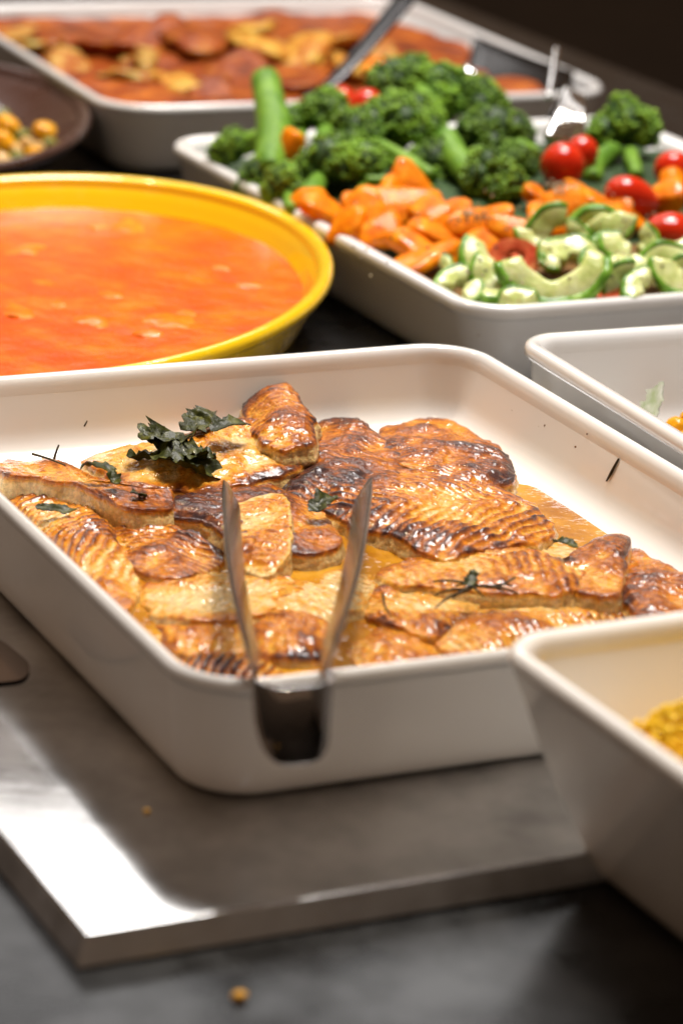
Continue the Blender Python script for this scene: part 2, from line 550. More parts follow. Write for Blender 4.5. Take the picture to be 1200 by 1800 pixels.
def fillet(label, pts, dome=6, t=15, ang=20, lam=6.0, ridge=0.45, char=0.5, edge=0.12, flesh=0.05, lift=7, seed=1, spots=0.3, zc=None, vee=18, N=230, M=66):
    """outline in photo pixels with heights in mm -> a thick domed fillet"""
    ys = [q[1] for q in pts]
    ym, yr = (max(ys)+min(ys))/2, (max(ys)-min(ys))/2
    W = np.array([w(x, y, (fz(z)+lift*(y-ym)/yr)/1000) for x, y, z in pts])
    W = clamp_dish(W)
    E = catmull(W, N)
    so = seed*13.7
    c = E.mean(0)
    E = c+(E-c)*0.975
    if zc is not None:
        c[2] = fz(zc)/1000
    d = E-c
    d[:, 2] = 0
    L = np.linalg.norm(d, axis=1, keepdims=True)
    E = E + d/L*(fbm(E*90+so, 4)*0.0055)[:, None] + np.array([0, 0, 1])*(fbm(E*60+so+5, 2)*0.0015)[:, None]
    rr = np.linspace(0, 1, M)**0.85
    P = c[None, None]+rr[:, None, None]*(E[None]-c)
    P[..., 2] += dome/1000*(1-rr[:, None]**2.2)
    x, y = P[..., 0]-c[0], P[..., 1]-c[1]
    a = math.radians(ang)
    s, tt = x*math.cos(a)+y*math.sin(a), -x*math.sin(a)+y*math.cos(a)
    ph = s*1000/lam + np.abs(tt)*1000/vee + fbm(P*40+so, 3)*0.9
    wv = 0.5+0.5*np.sin(2*math.pi*ph)
    wv = wv**1.4
    big = fbm(P*26+so, 3)
    mid = fbm(P*95+so+3, 4)
    fine = fbm(P*330+so+9, 3)
    amp = np.clip(0.6+1.2*fbm(P*30+so+30, 2), 0.1, 1.2)
    fade = np.clip((1-rr[:, None])*6, 0.25, 1)
    P[..., 2] += (ridge*wv*amp*0.0014 + big*0.0055 + mid*0.0014 + fine*0.0006)*fade
    fib = fbm(np.stack([s*700, tt*70, P[..., 2]*0+so], -1), 3)
    b = char + 0.015 + 0.66*big + 0.26*mid + 0.22*fine + 0.20*fib + ridge*0.42*(wv-0.45)*amp + spots*np.clip(fbm(P*60+so+50, 3)-0.12, 0, 1)*1.0
    b = b + edge*np.clip((rr[:, None]-0.86)/0.12, 0, 1)
    # sides
    K = 12
    nrm = d/L
    S, sb = [], []
    for k in range(1, K+1):
        q = k/K
        off = 0.0055*q - 0.010*max(0, q-0.75)
        R = P[-1] + nrm*off
        R = R.copy()
        R[:, 2] = P[-1][:, 2]-t/1000*q
        R += nrm*((fbm(R*np.array([110, 110, 420])+so, 3))*0.0022)[:, None]
        R[:, 2] = np.maximum(R[:, 2], 0.0068)
        R = clamp_dish(R)
        S.append(R)
        f = np.clip((q-0.05)/0.22, 0, 1)
        sb.append((b[-1])*(1-f)+f*(flesh-0.12+0.25*fbm(R*80+so, 3)+0.12*fbm(R*np.array([60, 60, 500.])+so, 2)+0.25*max(0, q-0.7)))
    V = np.concatenate([P.reshape(-1, 3), np.array(S).reshape(-1, 3), [c-np.array([0, 0, min(t/1000, c[2]-0.0068)])]])
    B = np.concatenate([b.reshape(-1), np.array(sb).reshape(-1), [0.3]])
    Fc = grid_faces(M+K, N, True)
    last = len(V)-1
    o0 = (M+K-1)*N
    Fc += [(o0+i, o0+(i+1) % N, last) for i in range(N)]
    # orientation: make the outline counter-clockwise
    area = np.sum(E[:, 0]*np.roll(E[:, 1], -1)-np.roll(E[:, 0], -1)*E[:, 1])
    if area > 0:
        pass
    else:
        Fc = [tuple(reversed(q)) for q in Fc]
    Fc = [tuple(reversed(q)) for q in Fc]
    colr = brownness(B)
    o = mk('fish_fillet', V, Fc, M_FISH, colors=colr)
    return tag(o, label, 'fish', 'browned fish fillets in the baking dish')

FISH = [
 # back row
 dict(label='dark browned fillet behind, wedged between the folded fillet and the rounded one', pts=[(500, 800, 30), (545, 735, 36), (590, 714, 40), (640, 740, 42), (700, 795, 38), (690, 850, 32), (600, 870, 28), (500, 880, 24)], char=0.62, ang=60, ridge=0.9, seed=2, dome=5, spots=0.5),
 dict(label='dark rounded fillet end at the right back of the fish pile', pts=[(655, 762, 38), (720, 738, 40), (790, 735, 40), (850, 768, 38), (898, 805, 34), (908, 838, 30), (860, 862, 28), (780, 850, 32), (700, 815, 36)], char=0.55, ang=75, ridge=0.5, lam=4, seed=3, dome=5, t=14, flesh=0.08),
 dict(label='long golden fillet carrying the dark green herb leaves', pts=[(138, 806, 24), (200, 772, 26), (290, 730, 32), (370, 708, 38), (430, 712, 43), (510, 740, 47), (548, 775, 42), (530, 822, 36), (450, 848, 31), (340, 864, 27), (240, 852, 26), (180, 830, 26)], char=0.30, ang=15, ridge=0.35, seed=4, dome=6, t=12, edge=0.35, zc=42),
 dict(label='curled amber fillet end folded upright over the herb leaf fillet', pts=[(412, 705, 47), (432, 678, 57), (470, 660, 64), (508, 672, 64), (532, 705, 58), (556, 752, 50), (548, 778, 45), (500, 792, 43), (450, 768, 44)], char=0.44, ang=100, ridge=0.5, lam=8, seed=5, dome=4, t=13, edge=0.3, zc=54),
 # left
 dict(label='broad fillet lying along the left wall of the dish', pts=[(5, 872, 27), (70, 868, 30), (140, 880, 32), (185, 915, 32), (225, 975, 30), (248, 1030, 26), (225, 1068, 24), (180, 1048, 24), (120, 985, 24), (50, 925, 24)], char=0.36, ang=150, ridge=0.8, lam=7, seed=6, dome=5, t=14),
 dict(label='fillet with striped crosswise dark ridges beside the left wall fillet', pts=[(160, 905, 27), (240, 890, 30), (320, 930, 31), (395, 970, 28), (370, 1005, 25), (300, 1018, 24), (240, 1000, 24), (195, 950, 26)], char=0.60, ang=70, ridge=1.1, lam=5.5, seed=7, dome=4, t=12),
 dict(label='thick fillet strip with pale cut side at the left back corner', pts=[(2, 803, 34), (50, 793, 34), (110, 810, 36), (180, 838, 38), (250, 856, 37), (312, 866, 34), (290, 896, 30), (230, 892, 33), (150, 858, 37), (70, 838, 38), (5, 830, 37)], char=0.62, ang=20, ridge=0.2, seed=8, dome=2, t=17, flesh=-0.02, edge=0.1, spots=0.2),
 # centre
 dict(label='browned fillet with pale cut edge under the left tong tip', pts=[(272, 897, 32), (330, 862, 36), (400, 848, 38), (470, 848, 38), (540, 880, 36), (600, 938, 32), (580, 968, 28), (500, 972, 28), (420, 950, 30), (340, 918, 32)], char=0.54, ang=40, ridge=0.4, seed=9, dome=4, t=14, flesh=0.0),
 dict(label='upright golden chunk with a cream ridge between the tong arms', pts=[(392, 935, 36), (410, 888, 44), (455, 872, 47), (498, 866, 48), (512, 905, 46), (512, 965, 36), (470, 1010, 26), (425, 995, 26)], char=0.40, ang=70, ridge=0.35, seed=10, dome=3, t=15, spots=0.7, flesh=-0.05, edge=-0.3),
 dict(label='large dark crusted fillet with wavy ridges under the right tong tip', pts=[(556, 886, 34), (590, 840, 40), (680, 824, 43), (790, 832, 43), (890, 858, 40), (950, 898, 35), (978, 938, 30), (900, 962, 29), (830, 968, 30), (765, 980, 28), (690, 945, 31), (610, 920, 31)], char=0.50, ang=12, ridge=1.0, lam=9, vee=10, seed=11, dome=6, t=14, spots=0.5),
 dict(label='pale golden fillet stretching right below the crusted one', pts=[(655, 1008, 27), (740, 978, 30), (840, 956, 33), (940, 942, 35), (1010, 960, 36), (1050, 1000, 34), (1010, 1040, 30), (900, 1045, 28), (800, 1040, 27), (710, 1030, 26)], char=0.26, ang=25, ridge=0.7, lam=6, seed=12, dome=4, t=12),
 dict(label='crisp brown fillet end standing up near the right wall', pts=[(985, 985, 36), (1030, 955, 42), (1072, 937, 45), (1106, 950, 45), (1098, 1000, 38), (1084, 1046, 31), (1030, 1046, 30), (990, 1020, 32)], char=0.52, ang=40, ridge=0.4, seed=13, dome=3, t=15, flesh=0.1),
 dict(label='fillet with golden flaky side against the right wall', pts=[(1098, 970, 36), (1150, 982, 38), (1215, 1015, 37), (1260, 1060, 32), (1200, 1085, 28), (1130, 1082, 28), (1092, 1045, 30)], char=0.42, ang=60, ridge=0.6, seed=14, dome=3, t=15, flesh=0.15),
 # front
 dict(label='wide pale fillet with silvery skin left of the tong bend', pts=[(232, 1032, 27), (300, 1008, 31), (400, 1000, 33), (480, 1010, 32), (545, 1030, 30), (500, 1058, 28), (440, 1086, 26), (350, 1092, 26), (280, 1082, 25), (236, 1058, 25)], char=0.18, ang=160, ridge=0.5, seed=15, dome=4, t=13, spots=0.35),
 dict(label='pinkish golden fillet between the tong arms in the middle', pts=[(465, 1050, 28), (520, 1018, 31), (590, 1002, 33), (648, 1003, 32), (655, 1040, 30), (610, 1085, 27), (560, 1100, 26), (490, 1078, 26)], char=0.26, ang=35, ridge=0.5, seed=16, dome=4, t=12),
 dict(label='golden fillet under the rosemary sprig', pts=[(630, 1050, 28), (690, 1022, 31), (770, 1028, 32), (840, 1050, 31), (810, 1095, 27), (760, 1120, 25), (690, 1100, 26), (640, 1080, 26)], char=0.28, ang=30, ridge=0.4, seed=17, dome=3, t=15, flesh=0.22),
 dict(label='long ridged amber fillet leaning on the front rim at the right', pts=[(760, 1098, 28), (830, 1062, 32), (930, 1038, 34), (1030, 1040, 34), (1098, 1060, 31), (1100, 1090, 27), (1010, 1110, 26), (930, 1140, 24), (830, 1160, 24), (775, 1140, 26)], char=0.36, ang=45, ridge=1.0, lam=5, seed=18, dome=5, t=13),
 dict(label='pale pink fillet lump inside the tong bend', pts=[(440, 1085, 27), (490, 1062, 31), (550, 1075, 31), (588, 1110, 28), (575, 1150, 24), (500, 1160, 24), (445, 1140, 24)], char=0.20, ang=20, ridge=0.45, seed=19, dome=5, t=14, flesh=0.3, edge=0.3),
 dict(label='small rounded fillet piece right of the tong bend at the front rim', pts=[(608, 1125, 27), (650, 1102, 30), (720, 1108, 30), (775, 1136, 27), (782, 1166, 23), (700, 1178, 22), (630, 1172, 22)], char=0.42, ang=30, ridge=0.6, seed=20, dome=5, t=13),
 dict(label='pale fillet edge with yellow flakes left of the tong arm', pts=[(262, 1096, 27), (320, 1082, 30), (400, 1090, 30), (445, 1108, 28), (450, 1140, 24), (380, 1150, 23), (300, 1138, 24)], char=0.22, ang=10, ridge=0.3, seed=21, dome=3, t=14, flesh=0.22, edge=0.25),
 dict(label='striped brown fillet in the front left corner of the dish', pts=[(292, 1150, 26), (350, 1136, 29), (430, 1142, 29), (485, 1165, 26), (480, 1195, 22), (400, 1196, 21), (325, 1185, 22)], char=0.5, ang=5, ridge=1.3, lam=5, seed=22, dome=4, t=12),
]
for q in FISH:
    fillet(**q)

def pool(name, label, cat, poly_uv, z, mat, step=0.004, amp=0.0003, scale=60, to=uv2w, group=None):
    poly = np.array(poly_uv)
    c = poly.mean(0)
    n = len(poly)
    R = 40
    V = []
    for r in np.linspace(0, 1, R)[1:]:
        for q in poly:
            p = c+(q-c)*r
            V.append(to(p[0], p[1], z))
    V.append(to(c[0], c[1], z))
    V = np.array(V)
    V[:, 2] += fbm(V*scale, 3)*amp
    Fc = [tuple(reversed(q)) for q in grid_faces(R-1, n, True)]
    Fc = grid_faces(R-1, n, True)
    last = len(V)-1
    Fc += [(last, i, (i+1) % n) for i in range(n)]
    Fc = [tuple(reversed(q)) if len(q) == 4 else q for q in Fc]
    o = mk(name, V, Fc, mat)
    return tag(o, label, cat, group)
M_OIL, nt, b = newmat('cooking_oil')
setp(b, color=(0.50, 0.21, 0.012), rough=0.04, coat=0.5, coatr=0.02)
n = noise_node(nt, 25, 4)
r_ = ramp(nt, n.outputs[0], [(0.3, (0.30, 0.10, 0.008)), (0.55, (0.55, 0.25, 0.015)), (0.75, (0.66, 0.38, 0.05))])
nt.links.new(r_.outputs[0], b.inputs['Base Color'])
n = noise_node(nt, 70, 3)
bump(nt, b, n.outputs[0], 0.0012)
oil = pool('cooking_oil', 'yellow cooking oil pooled between the fish fillets', 'oil', [w2uv(w(x, y, 0.0158)) for x, y in catmull(np.array([(895, 848), (975, 870), (1075, 930), (1165, 1005), (1260, 1080), (1180, 1180), (900, 1240), (560, 1260), (330, 1230), (180, 1110), (110, 1010), (230, 930), (400, 880), (560, 850), (740, 840)]), 80)], 0.0158, M_OIL)

# herbs and specks on the fish
M_HERB = noisy('dark_herb', [(0.3, (0.009, 0.011, 0.003)), (0.5, (0.028, 0.034, 0.005)), (0.7, (0.10, 0.10, 0.012))], 150, 0.42, 0.0008, 300, coat=0.12)
def leaf(name, label, base, length, width, rz, pitch=0.2, curl=0.5, seed=0, crumple=0.25, mat=M_HERB, cat='leaf', group='dark herb leaves on the fish', roll=0.0):
    nx, ny = 18, 11
    V = []
    R = rotm(roll, -pitch, rz)
    for i in range(nx):
        t = i/(nx-1)
        hw = width*0.5*(math.sin(math.pi*min(1, t**0.8))**0.75)*(1+0.22*math.sin(t*17+seed)+0.15*math.sin(t*41+2*seed))
        for j in range(ny):
            s = j/(ny-1)*2-1
            V.append((length*t, hw*s, 0))
    V = np.array(V)
    k = V/length*2.4+seed*9.1
    V[:, 2] += crumple*length*(fbm(k, 3)) + curl*(np.abs(V[:, 1])**1.5)*6 - curl*length*0.25*(V[:, 0]/length)**2
    V[:, 1] += crumple*length*0.4*fbm(k+40, 2)
    V2 = V.copy()
    V2[:, 2] -= 0.0005
    f = grid_faces(nx, ny)
    g = [tuple(reversed([i+nx*ny for i in q])) for q in f]
    A = np.concatenate([V, V2])@R.T + np.asarray(base)
    o = mk(name, A, f+g, mat)
    return tag(o, label, cat, group)
H1 = 'wilted dark green herb leaf on the golden fillet'
for i, (x, y, z, L, W_, rz, pt, cu) in enumerate([(222, 797, 45, .024, .014, 0.1, .1, .6), (248, 788, 48, .030, .020, 0.7, .15, .6), (262, 800, 48, .036, .020, 0.0, .1, .5), (285, 790, 50, .026, .022, 1.2, .25, .8),
        (296, 818, 46, .032, .020, 0.1, .0, .6), (312, 806, 48, .024, .018, 0.6, .1, .9), (318, 760, 51, .022, .016, 0.5, .25, .6), (266, 776, 51, .013, .008, 1.4, .6, .6), (336, 744, 53, .020, .011, 0.9, .4, .5)]):
    leaf('herb_leaf', H1, w(x, y, fz(z-3)/1000), L*1.0, W_*1.25, rz, pt, cu, seed=i+1, crumple=0.34)
leaf('herb_leaf', 'single upright green herb leaf beside the curled fillet end', w(372, 762, fz(55)/1000), .026, .015, 0.7, 0.35, .9, seed=21, crumple=0.12)
leaf('herb_leaf', 'small dark herb leaf on the pale strip near the left', w(205, 848, fz(47)/1000), .014, .007, 1.9, 0.3, .5, seed=31)
leaf('herb_leaf', 'small dark herb leaf hanging over the pale strip edge', w(232, 866, fz(44)/1000), .012, .008, 0.9, -0.3, .5, seed=32)
leaf('herb_leaf', 'green herb leaf tucked behind the pale strip', w(140, 822, fz(46)/1000), .020, .010, 0.1, 0.2, .5, seed=33)
leaf('herb_leaf', 'flat black herb leaf in the shade under the pale strip', w(62, 884, fz(35)/1000), .024, .008, -0.1, 0.0, .2, seed=34)
leaf('herb_leaf', 'dark herb leaf hooked on the edge of the crusted fillet', w(540, 895, fz(44)/1000), .024, .011, 0.9, 0.2, .6, seed=35)
leaf('herb_leaf', 'small dark herb leaf at the right end of the pale golden fillet', w(972, 955, fz(44)/1000), .014, .009, -0.5, 0.3, .8, seed=36)

M_TWIG = noisy('rosemary', [(0.3, (0.02, 0.014, 0.006)), (0.7, (0.07, 0.05, 0.02))], 200, 0.45, 0.0003)
def twig(name, label, pts, r, cat='herb', n=6, group=None, parent=None):
    P = catmull(np.array(pts), 14, False)
    rad = r*(1-0.5*np.linspace(0, 1, 14))
    v, f = tube(P, rad, n)
    o = mk(name, v, f, M_TWIG, parent)
    return tag(o, label, cat, group) if parent is None else o
spr = empty('rosemary_sprig', w(830, 1030, .024), 'dark rosemary sprig spread over the front right fillets', 'herb')
random.seed(4)
def pz(*l):
    return [w(x, y, z/1000) for x, y, z in l]
def pf(*l):
    return [w(x, y, fz(z+1)/1000) for x, y, z in l]
twig('stem', '', pf((805, 1040, 41), (835, 1030, 44), (870, 1032, 43), (905, 1015, 45)), 0.0011, parent=spr)
for k, (x, y, x2, y2) in enumerate([(835, 1030, 820, 1010), (835, 1030, 842, 1008), (835, 1028, 760, 1022), (825, 1036, 765, 1045), (822, 1038, 765, 1068), (845, 1030, 885, 1040),
                                    (850, 1030, 912, 1045), (840, 1030, 800, 1030), (860, 1032, 900, 1030), (830, 1032, 850, 1050), (828, 1034, 795, 1052)]):
    twig('needle', '', pf((x, y, 44), ((x+x2)/2+random.uniform(-4, 4), (y+y2)/2-4, 46), (x2, y2, 43)), 0.0009, parent=spr)
leaf('wilted_tip', '', w(822, 1032, fz(46)/1000), .012, .007, 1.3, .6, .3, seed=50).parent = None
ob = bpy.data.objects['wilted_tip']
loc = Vector(ob.location)
for kk in ('label', 'category', 'group'):
    del ob[kk]
ob.parent = spr
ob.location = loc-Vector(spr.location)
twig('rosemary_needle', 'single curved rosemary needle on the fillet right of the tongs', pf((673, 1045, 42), (676, 1065, 41), (688, 1085, 37)), 0.0008)
twig('rosemary_needle', 'short rosemary needle poking up from the pale strip', pf((96, 806, 45), (99, 795, 50), (104, 782, 54)), 0.0009)
twig('rosemary_needle', 'thin rosemary needle lying along the top of the pale strip', pf((58, 798, 45), (85, 806, 46), (115, 818, 46)), 0.0009)
# specks stuck to the inner walls (parts of the dish: residue)
M_SPECK = noisy('burnt_speck', [(0.3, (0.05, 0.02, 0.008)), (0.7, (0.22, 0.09, 0.02))], 200, 0.5, 0.0004)
rw = uv2w(FV1-0.0135, 0, 0)
nr = np.array([-VD[0], -VD[1], 0.21]); nr /= np.linalg.norm(nr)
bw = uv2w(0, FU1-0.0135, 0)
nb = np.array([-UD[0], -UD[1], 0.21]); nb /= np.linalg.norm(nb)
def wall_pt(x, y, side):
    if side == 'r':
        return wplane(x, y, uv2w(FV1-0.0096, 0, FH-0.0105), nr)+nr*0.0005
    return wplane(x, y, uv2w(0, FU1-0.0096, FH-0.0105), nb)+nb*0.0005
def speck(x, y, s, side, sx=1.0, sy=1.0, dx=0, dy=0):
    iv, fi = ico(1)
    p = wall_pt(x, y, side)
    q = wall_pt(x+1, y, side)
    e1 = (wall_pt(x+dx+0.001, y+dy, side)-p) if (dx or dy) else (q-p)
    n_ = nr if side == 'r' else nb
    e1 /= np.linalg.norm(e1)
    e2 = np.cross(n_, e1)
    s = s*1.5
    V = p + s*(iv[:, :1]*e1*sx + iv[:, 1:2]*e2*sy) + iv[:, 2:3]*n_*0.0004
    mk('sauce_speck', V, fi, M_SPECK, fish_dish)
random.seed(8)
for x, y, s in [(998, 792, .0011), (1000, 801, .0009), (1012, 786, .001), (990, 822, .0009), (979, 848, .0012), (948, 750, .0006), (1032, 763, .0004), (901, 722, .0012), (958, 748, .0006), (1015, 870, .0008),
                (1030, 870, .0007), (1000, 860, .0006), (968, 880, .0006), (1045, 815, .0006), (1047, 873, .0016), (972, 812, .0006), (1085, 845, .0006), (1060, 900, .0006)]:
    speck(x, y, s, 'r', 1, random.uniform(.5, 1))
for x, y, s in [(116, 760, .0008), (700, 720, .0004), (205, 790, .0004), (520, 690, .0004)]:
    speck(x, y, s, 'b')
p0, p1, p2 = wall_pt(1068, 847, 'r'), wall_pt(1078, 830, 'r')+nr*0.001, wall_pt(1088, 806, 'r')
twig('rosemary_needle', 'dark rosemary needle stuck to the inside of the right wall', [p0, p1, p2], 0.0011)
p0, p1, p2 = wall_pt(142, 757, 'b'), wall_pt(148, 746, 'b')+nb*0.001, wall_pt(157, 731, 'b')
twig('rosemary_needle', 'brown rosemary needle stuck to the inside of the back wall', [p0, p1, p2], 0.0010)

# ------------------------------------------------------------------ tongs
def band(path, bot, top, th, n_out):
    """strip along path; bot/top are offset vectors per point, th thickness along n_out"""
    V = []
    for p, b_, t_, n_ in zip(path, bot, top, n_out):
        a0, a1 = p+b_, p+t_
        V += [a0-n_*th/2, a1-n_*th/2, a1+n_*th/2, a0+n_*th/2]
    V = np.array(V)
    Fc = grid_faces(len(path), 4, True)
    k = (len(path)-1)*4
    Fc += [(3, 2, 1, 0), (k, k+1, k+2, k+3)]
    return V, Fc
tz = 0.080
bl, br_ = w(446, 1188, tz), w(574, 1176, tz)
tl, tr = w(392, 846, 0.047), w(655, 842, 0.047)
tong = empty('serving_tongs', uv2w(*w2uv((bl+br_)/2), 0.049), 'polished steel tongs hooked over the front rim of the fish dish', 'tongs')
Z = np.array([0, 0, 1.0])
cx = (bl+br_)/2
xa = (br_-bl); rad = np.linalg.norm(xa)/2; xa = xa/np.linalg.norm(xa)
ya = np.array([xa[1], -xa[0], 0])                  # towards the camera
def bendpt(t):
    q = math.pi*t
    e = 0.62
    cxq, sxq = -math.cos(q), math.sin(q)
    return cx + xa*rad*math.copysign(abs(cxq)**e, cxq) + ya*rad*0.95*abs(sxq)**e
P, Bo, To, Nn = [], [], [], []
for i in range(41):
    t = i/40
    p = bendpt(t)
    tn = bendpt(min(1, t+.01))-bendpt(max(0, t-.01))
    tn /= np.linalg.norm(tn)
    k = math.sin(math.pi*t)**0.5
    P.append(p); Bo.append(Z*(-0.008-0.027*k)); To.append(Z*0.0)
    Nn.append(np.array([-tn[1], tn[0], 0]))
v, f = band(P, Bo, To, 0.0013, Nn)
bd = mk('bend', v, f, M_TONGS, tong)
M_ARM = steel('brushed_arm', (0.22, 0.216, 0.23), 0.36, 0.1, (40, 400, 40, 0), 0.2)
def arm(p0, p1, side):
    P, Bo, To, Nn = [], [], [], []
    d = p1-p0
    dn = d/np.linalg.norm(d)
    out = np.cross(dn, Z)*side
    out /= np.linalg.norm(out)
    for i in range(31):
        t = i/30
        p = p0+d*t + out*0.0035*math.sin(math.pi*t) + Z*(-0.0012*math.sin(math.pi*t))
        h = 0.0085+0.004*math.sin(math.pi*min(1, t*1.3))
        if t > 0.93:
            h *= 0.2+0.8*(1-t)/0.07
        lean = 0.0085
        lq = lean*min(1, 4*t+0.15)*(1.0 if t < 0.93 else 0.3+0.7*(1-t)/0.07)
        P.append(p); Bo.append(-Z*h-out*lq); To.append(Z*0.0)
        nn = np.cross(dn, (Z*h+out*lean))
        Nn.append(nn/np.linalg.norm(nn))
    v, f = band(P, Bo, To, 0.0022, Nn)
    return mk('arm', v, f, M_ARM, tong)
arm(bl, tl, -1)
arm(br_, tr, 1)
for o in tong.children:
    md = o.modifiers.new('bevel', 'BEVEL')
    md.width = 0.0003
    md.segments = 2
    md.limit_method = 'ANGLE'

# ------------------------------------------------------------------ soup
M_SOUP, nt, b = newmat('orange_soup')
n = noise_node(nt, 22, 5, 0.6)
r_ = ramp(nt, n.outputs[0], [(0.28, (0.60, 0.055, 0.0005)), (0.5, (0.78, 0.10, 0.0005)), (0.74, (0.86, 0.20, 0.002))])
nt.links.new(r_.outputs[0], b.inputs['Base Color'])
setp(b, rough=0.22, coat=0.12, coatr=0.05, spec=0.25)
n = noise_node(nt, 55, 5, 0.6)
bump(nt, b, n.outputs[0], 0.0030, 0.9)
def oval(c, a, b_, ang, k, n=72):
    P = []
    for i in range(n):
        t = 2*math.pi*i/n
        x, y = a*k*math.cos(t), b_*k*math.sin(t)
        P.append((c[0]+x*math.cos(ang)-y*math.sin(ang), c[1]+x*math.sin(ang)+y*math.cos(ang)))
    return P
soup_z = 0.0205
soup = pool('tomato_soup', 'glossy orange soup filling the yellow bowl', 'soup', oval((-0.211, 0.3475), 0.2745-.0135, 0.1935-.0135, Y_ANG, 0.975), soup_z, M_SOUP, amp=0.0009, scale=28, to=lambda a, b, z: np.array([a, b, z]))
M_LUMP = noisy('soup_lump', [(0.3, (0.70, 0.11, 0.001)), (0.7, (0.84, 0.26, 0.008))], 60, 0.2, 0.0010, 110, coat=0.6)
def lump(name, label, cat, pos, rad, rot=(0, 0, 0), mat=None, amp=0.2, scale=None, sub=3, group=None, power=1.0, parent=None, seed=0):
    iv, fi = ico(sub)
    V = np.sign(iv)*np.abs(iv)**power if power != 1.0 else iv.copy()
    V = V*(1+amp*fbm(iv*1.3+seed*7.7, 3))[:, None]
    if power < 0.7:
        V[:, 1] *= 1-0.35*V[:, 0]*math.sin(seed*2.3)
        V[:, 2] *= 1-0.3*V[:, 0]*math.cos(seed*1.7)
        V[:, 0] += 0.35*V[:, 2]*math.sin(seed*3.1)
    V = V*np.asarray(rad)
    V = V@rotm(*rot).T+np.asarray(pos)
    o = mk(name, V, fi, mat, parent)
    if parent is None:
        tag(o, label, cat, group)
    return o
for i, (x, y, sx, sy) in enumerate([(45, 440, .020, .014), (30, 548, .016, .010), (105, 536, .012, .008), (285, 560, .030, .012), (170, 565, .018, .010), (435, 500, .010, .006), (230, 395, .030, .008), (300, 572, .014, .006), (330, 548, .010, .006), (255, 585, .012, .006), (170, 398, .012, .006), (70, 500, .02, .012), (390, 470, .008, .006), (200, 520, .012, .008)]):
    lump('soup_lump', 'soft orange vegetable lump breaking the soup surface', 'vegetable', w(x, y, soup_z)-Z*0.0026, (sx, sy*1.8, .0038), (0, 0, .3*i), M_LUMP, 0.6, seed=i, group='lumps in the orange soup')

# ------------------------------------------------------------------ salad
M_CROWN = vcol('broccoli_buds', rough=0.6, coat=0.05, bdist=0.0006, bscale=500, mottle=0.3)
M_STALK = noisy('broccoli_stalk', [(0.3, (0.07, 0.17, 0.015)), (0.6, (0.16, 0.30, 0.03)), (0.8, (0.30, 0.42, 0.09))], 45, 0.4, 0.0006, 150, coat=0.12)
M_CARROT = noisy('roast_carrot', [(0.22, (0.22, 0.05, 0.004)), (0.34, (0.62, 0.13, 0.002)), (0.55, (0.82, 0.23, 0.003)), (0.75, (0.85, 0.36, 0.015))], 90, 0.45, 0.0012, 200, coat=0.5)
for _n in M_CARROT.node_tree.nodes:
    if _n.type == 'BSDF_PRINCIPLED':
        setp(_n, spec=0.06)
M_TOM = noisy('tomato_skin', [(0.3, (0.50, 0.015, 0.004)), (0.6, (0.66, 0.035, 0.006)), (0.8, (0.72, 0.12, 0.01))], 35, 0.12, 0.0002, 200, coat=0.8)
M_TOMF = noisy('tomato_flesh', [(0.3, (0.55, 0.05, 0.02)), (0.6, (0.66, 0.15, 0.06)), (0.8, (0.75, 0.33, 0.12))], 120, 0.2, 0.0008, 200, coat=0.6)
M_CUCF = noisy('cucumber_flesh', [(0.3, (0.40, 0.48, 0.10)), (0.5, (0.62, 0.66, 0.26)), (0.8, (0.78, 0.76, 0.48))], 70, 0.25, 0.0008, 250, coat=0.8, sss=0.3)
M_RIND = noisy('cucumber_rind', [(0.3, (0.05, 0.15, 0.01)), (0.55, (0.16, 0.34, 0.03)), (0.75, (0.40, 0.55, 0.09))], 90, 0.25, 0.0005, 200, coat=0.6)
SAL = dict(group='vegetables in the salad dish')
# mound that the pieces lie on
mp_u = [0.235, 0.28, 0.34, 0.42, 0.52, 0.62, 0.715]
mp_z = [0.030, 0.034, 0.040, 0.050, 0.058, 0.050, 0.030]
V, cols = [], []
na, nb_ = 60, 70
for i in range(nb_):
    u = 0.235+(0.72-0.235)*i/(nb_-1)
    for j in range(na):
        v = 0.205+(0.592-0.205)*j/(na-1)
        edge = min(1, (v-0.205)/0.06, (0.592-v)/0.06)
        V.append(uv2w(v, u, 0.02+(np.interp(u, mp_u, mp_z)-0.02)*max(0, edge)**0.6))
V = np.array(V)
V[:, 2] += fbm(V*60, 4)*0.006
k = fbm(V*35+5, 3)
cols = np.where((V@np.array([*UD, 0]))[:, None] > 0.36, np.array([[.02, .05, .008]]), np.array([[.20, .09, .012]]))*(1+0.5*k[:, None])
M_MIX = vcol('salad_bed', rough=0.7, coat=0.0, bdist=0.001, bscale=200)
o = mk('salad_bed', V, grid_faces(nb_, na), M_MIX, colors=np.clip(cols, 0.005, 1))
tag(o, 'jumbled bed of chopped vegetables under the salad', 'salad', kind='stuff')

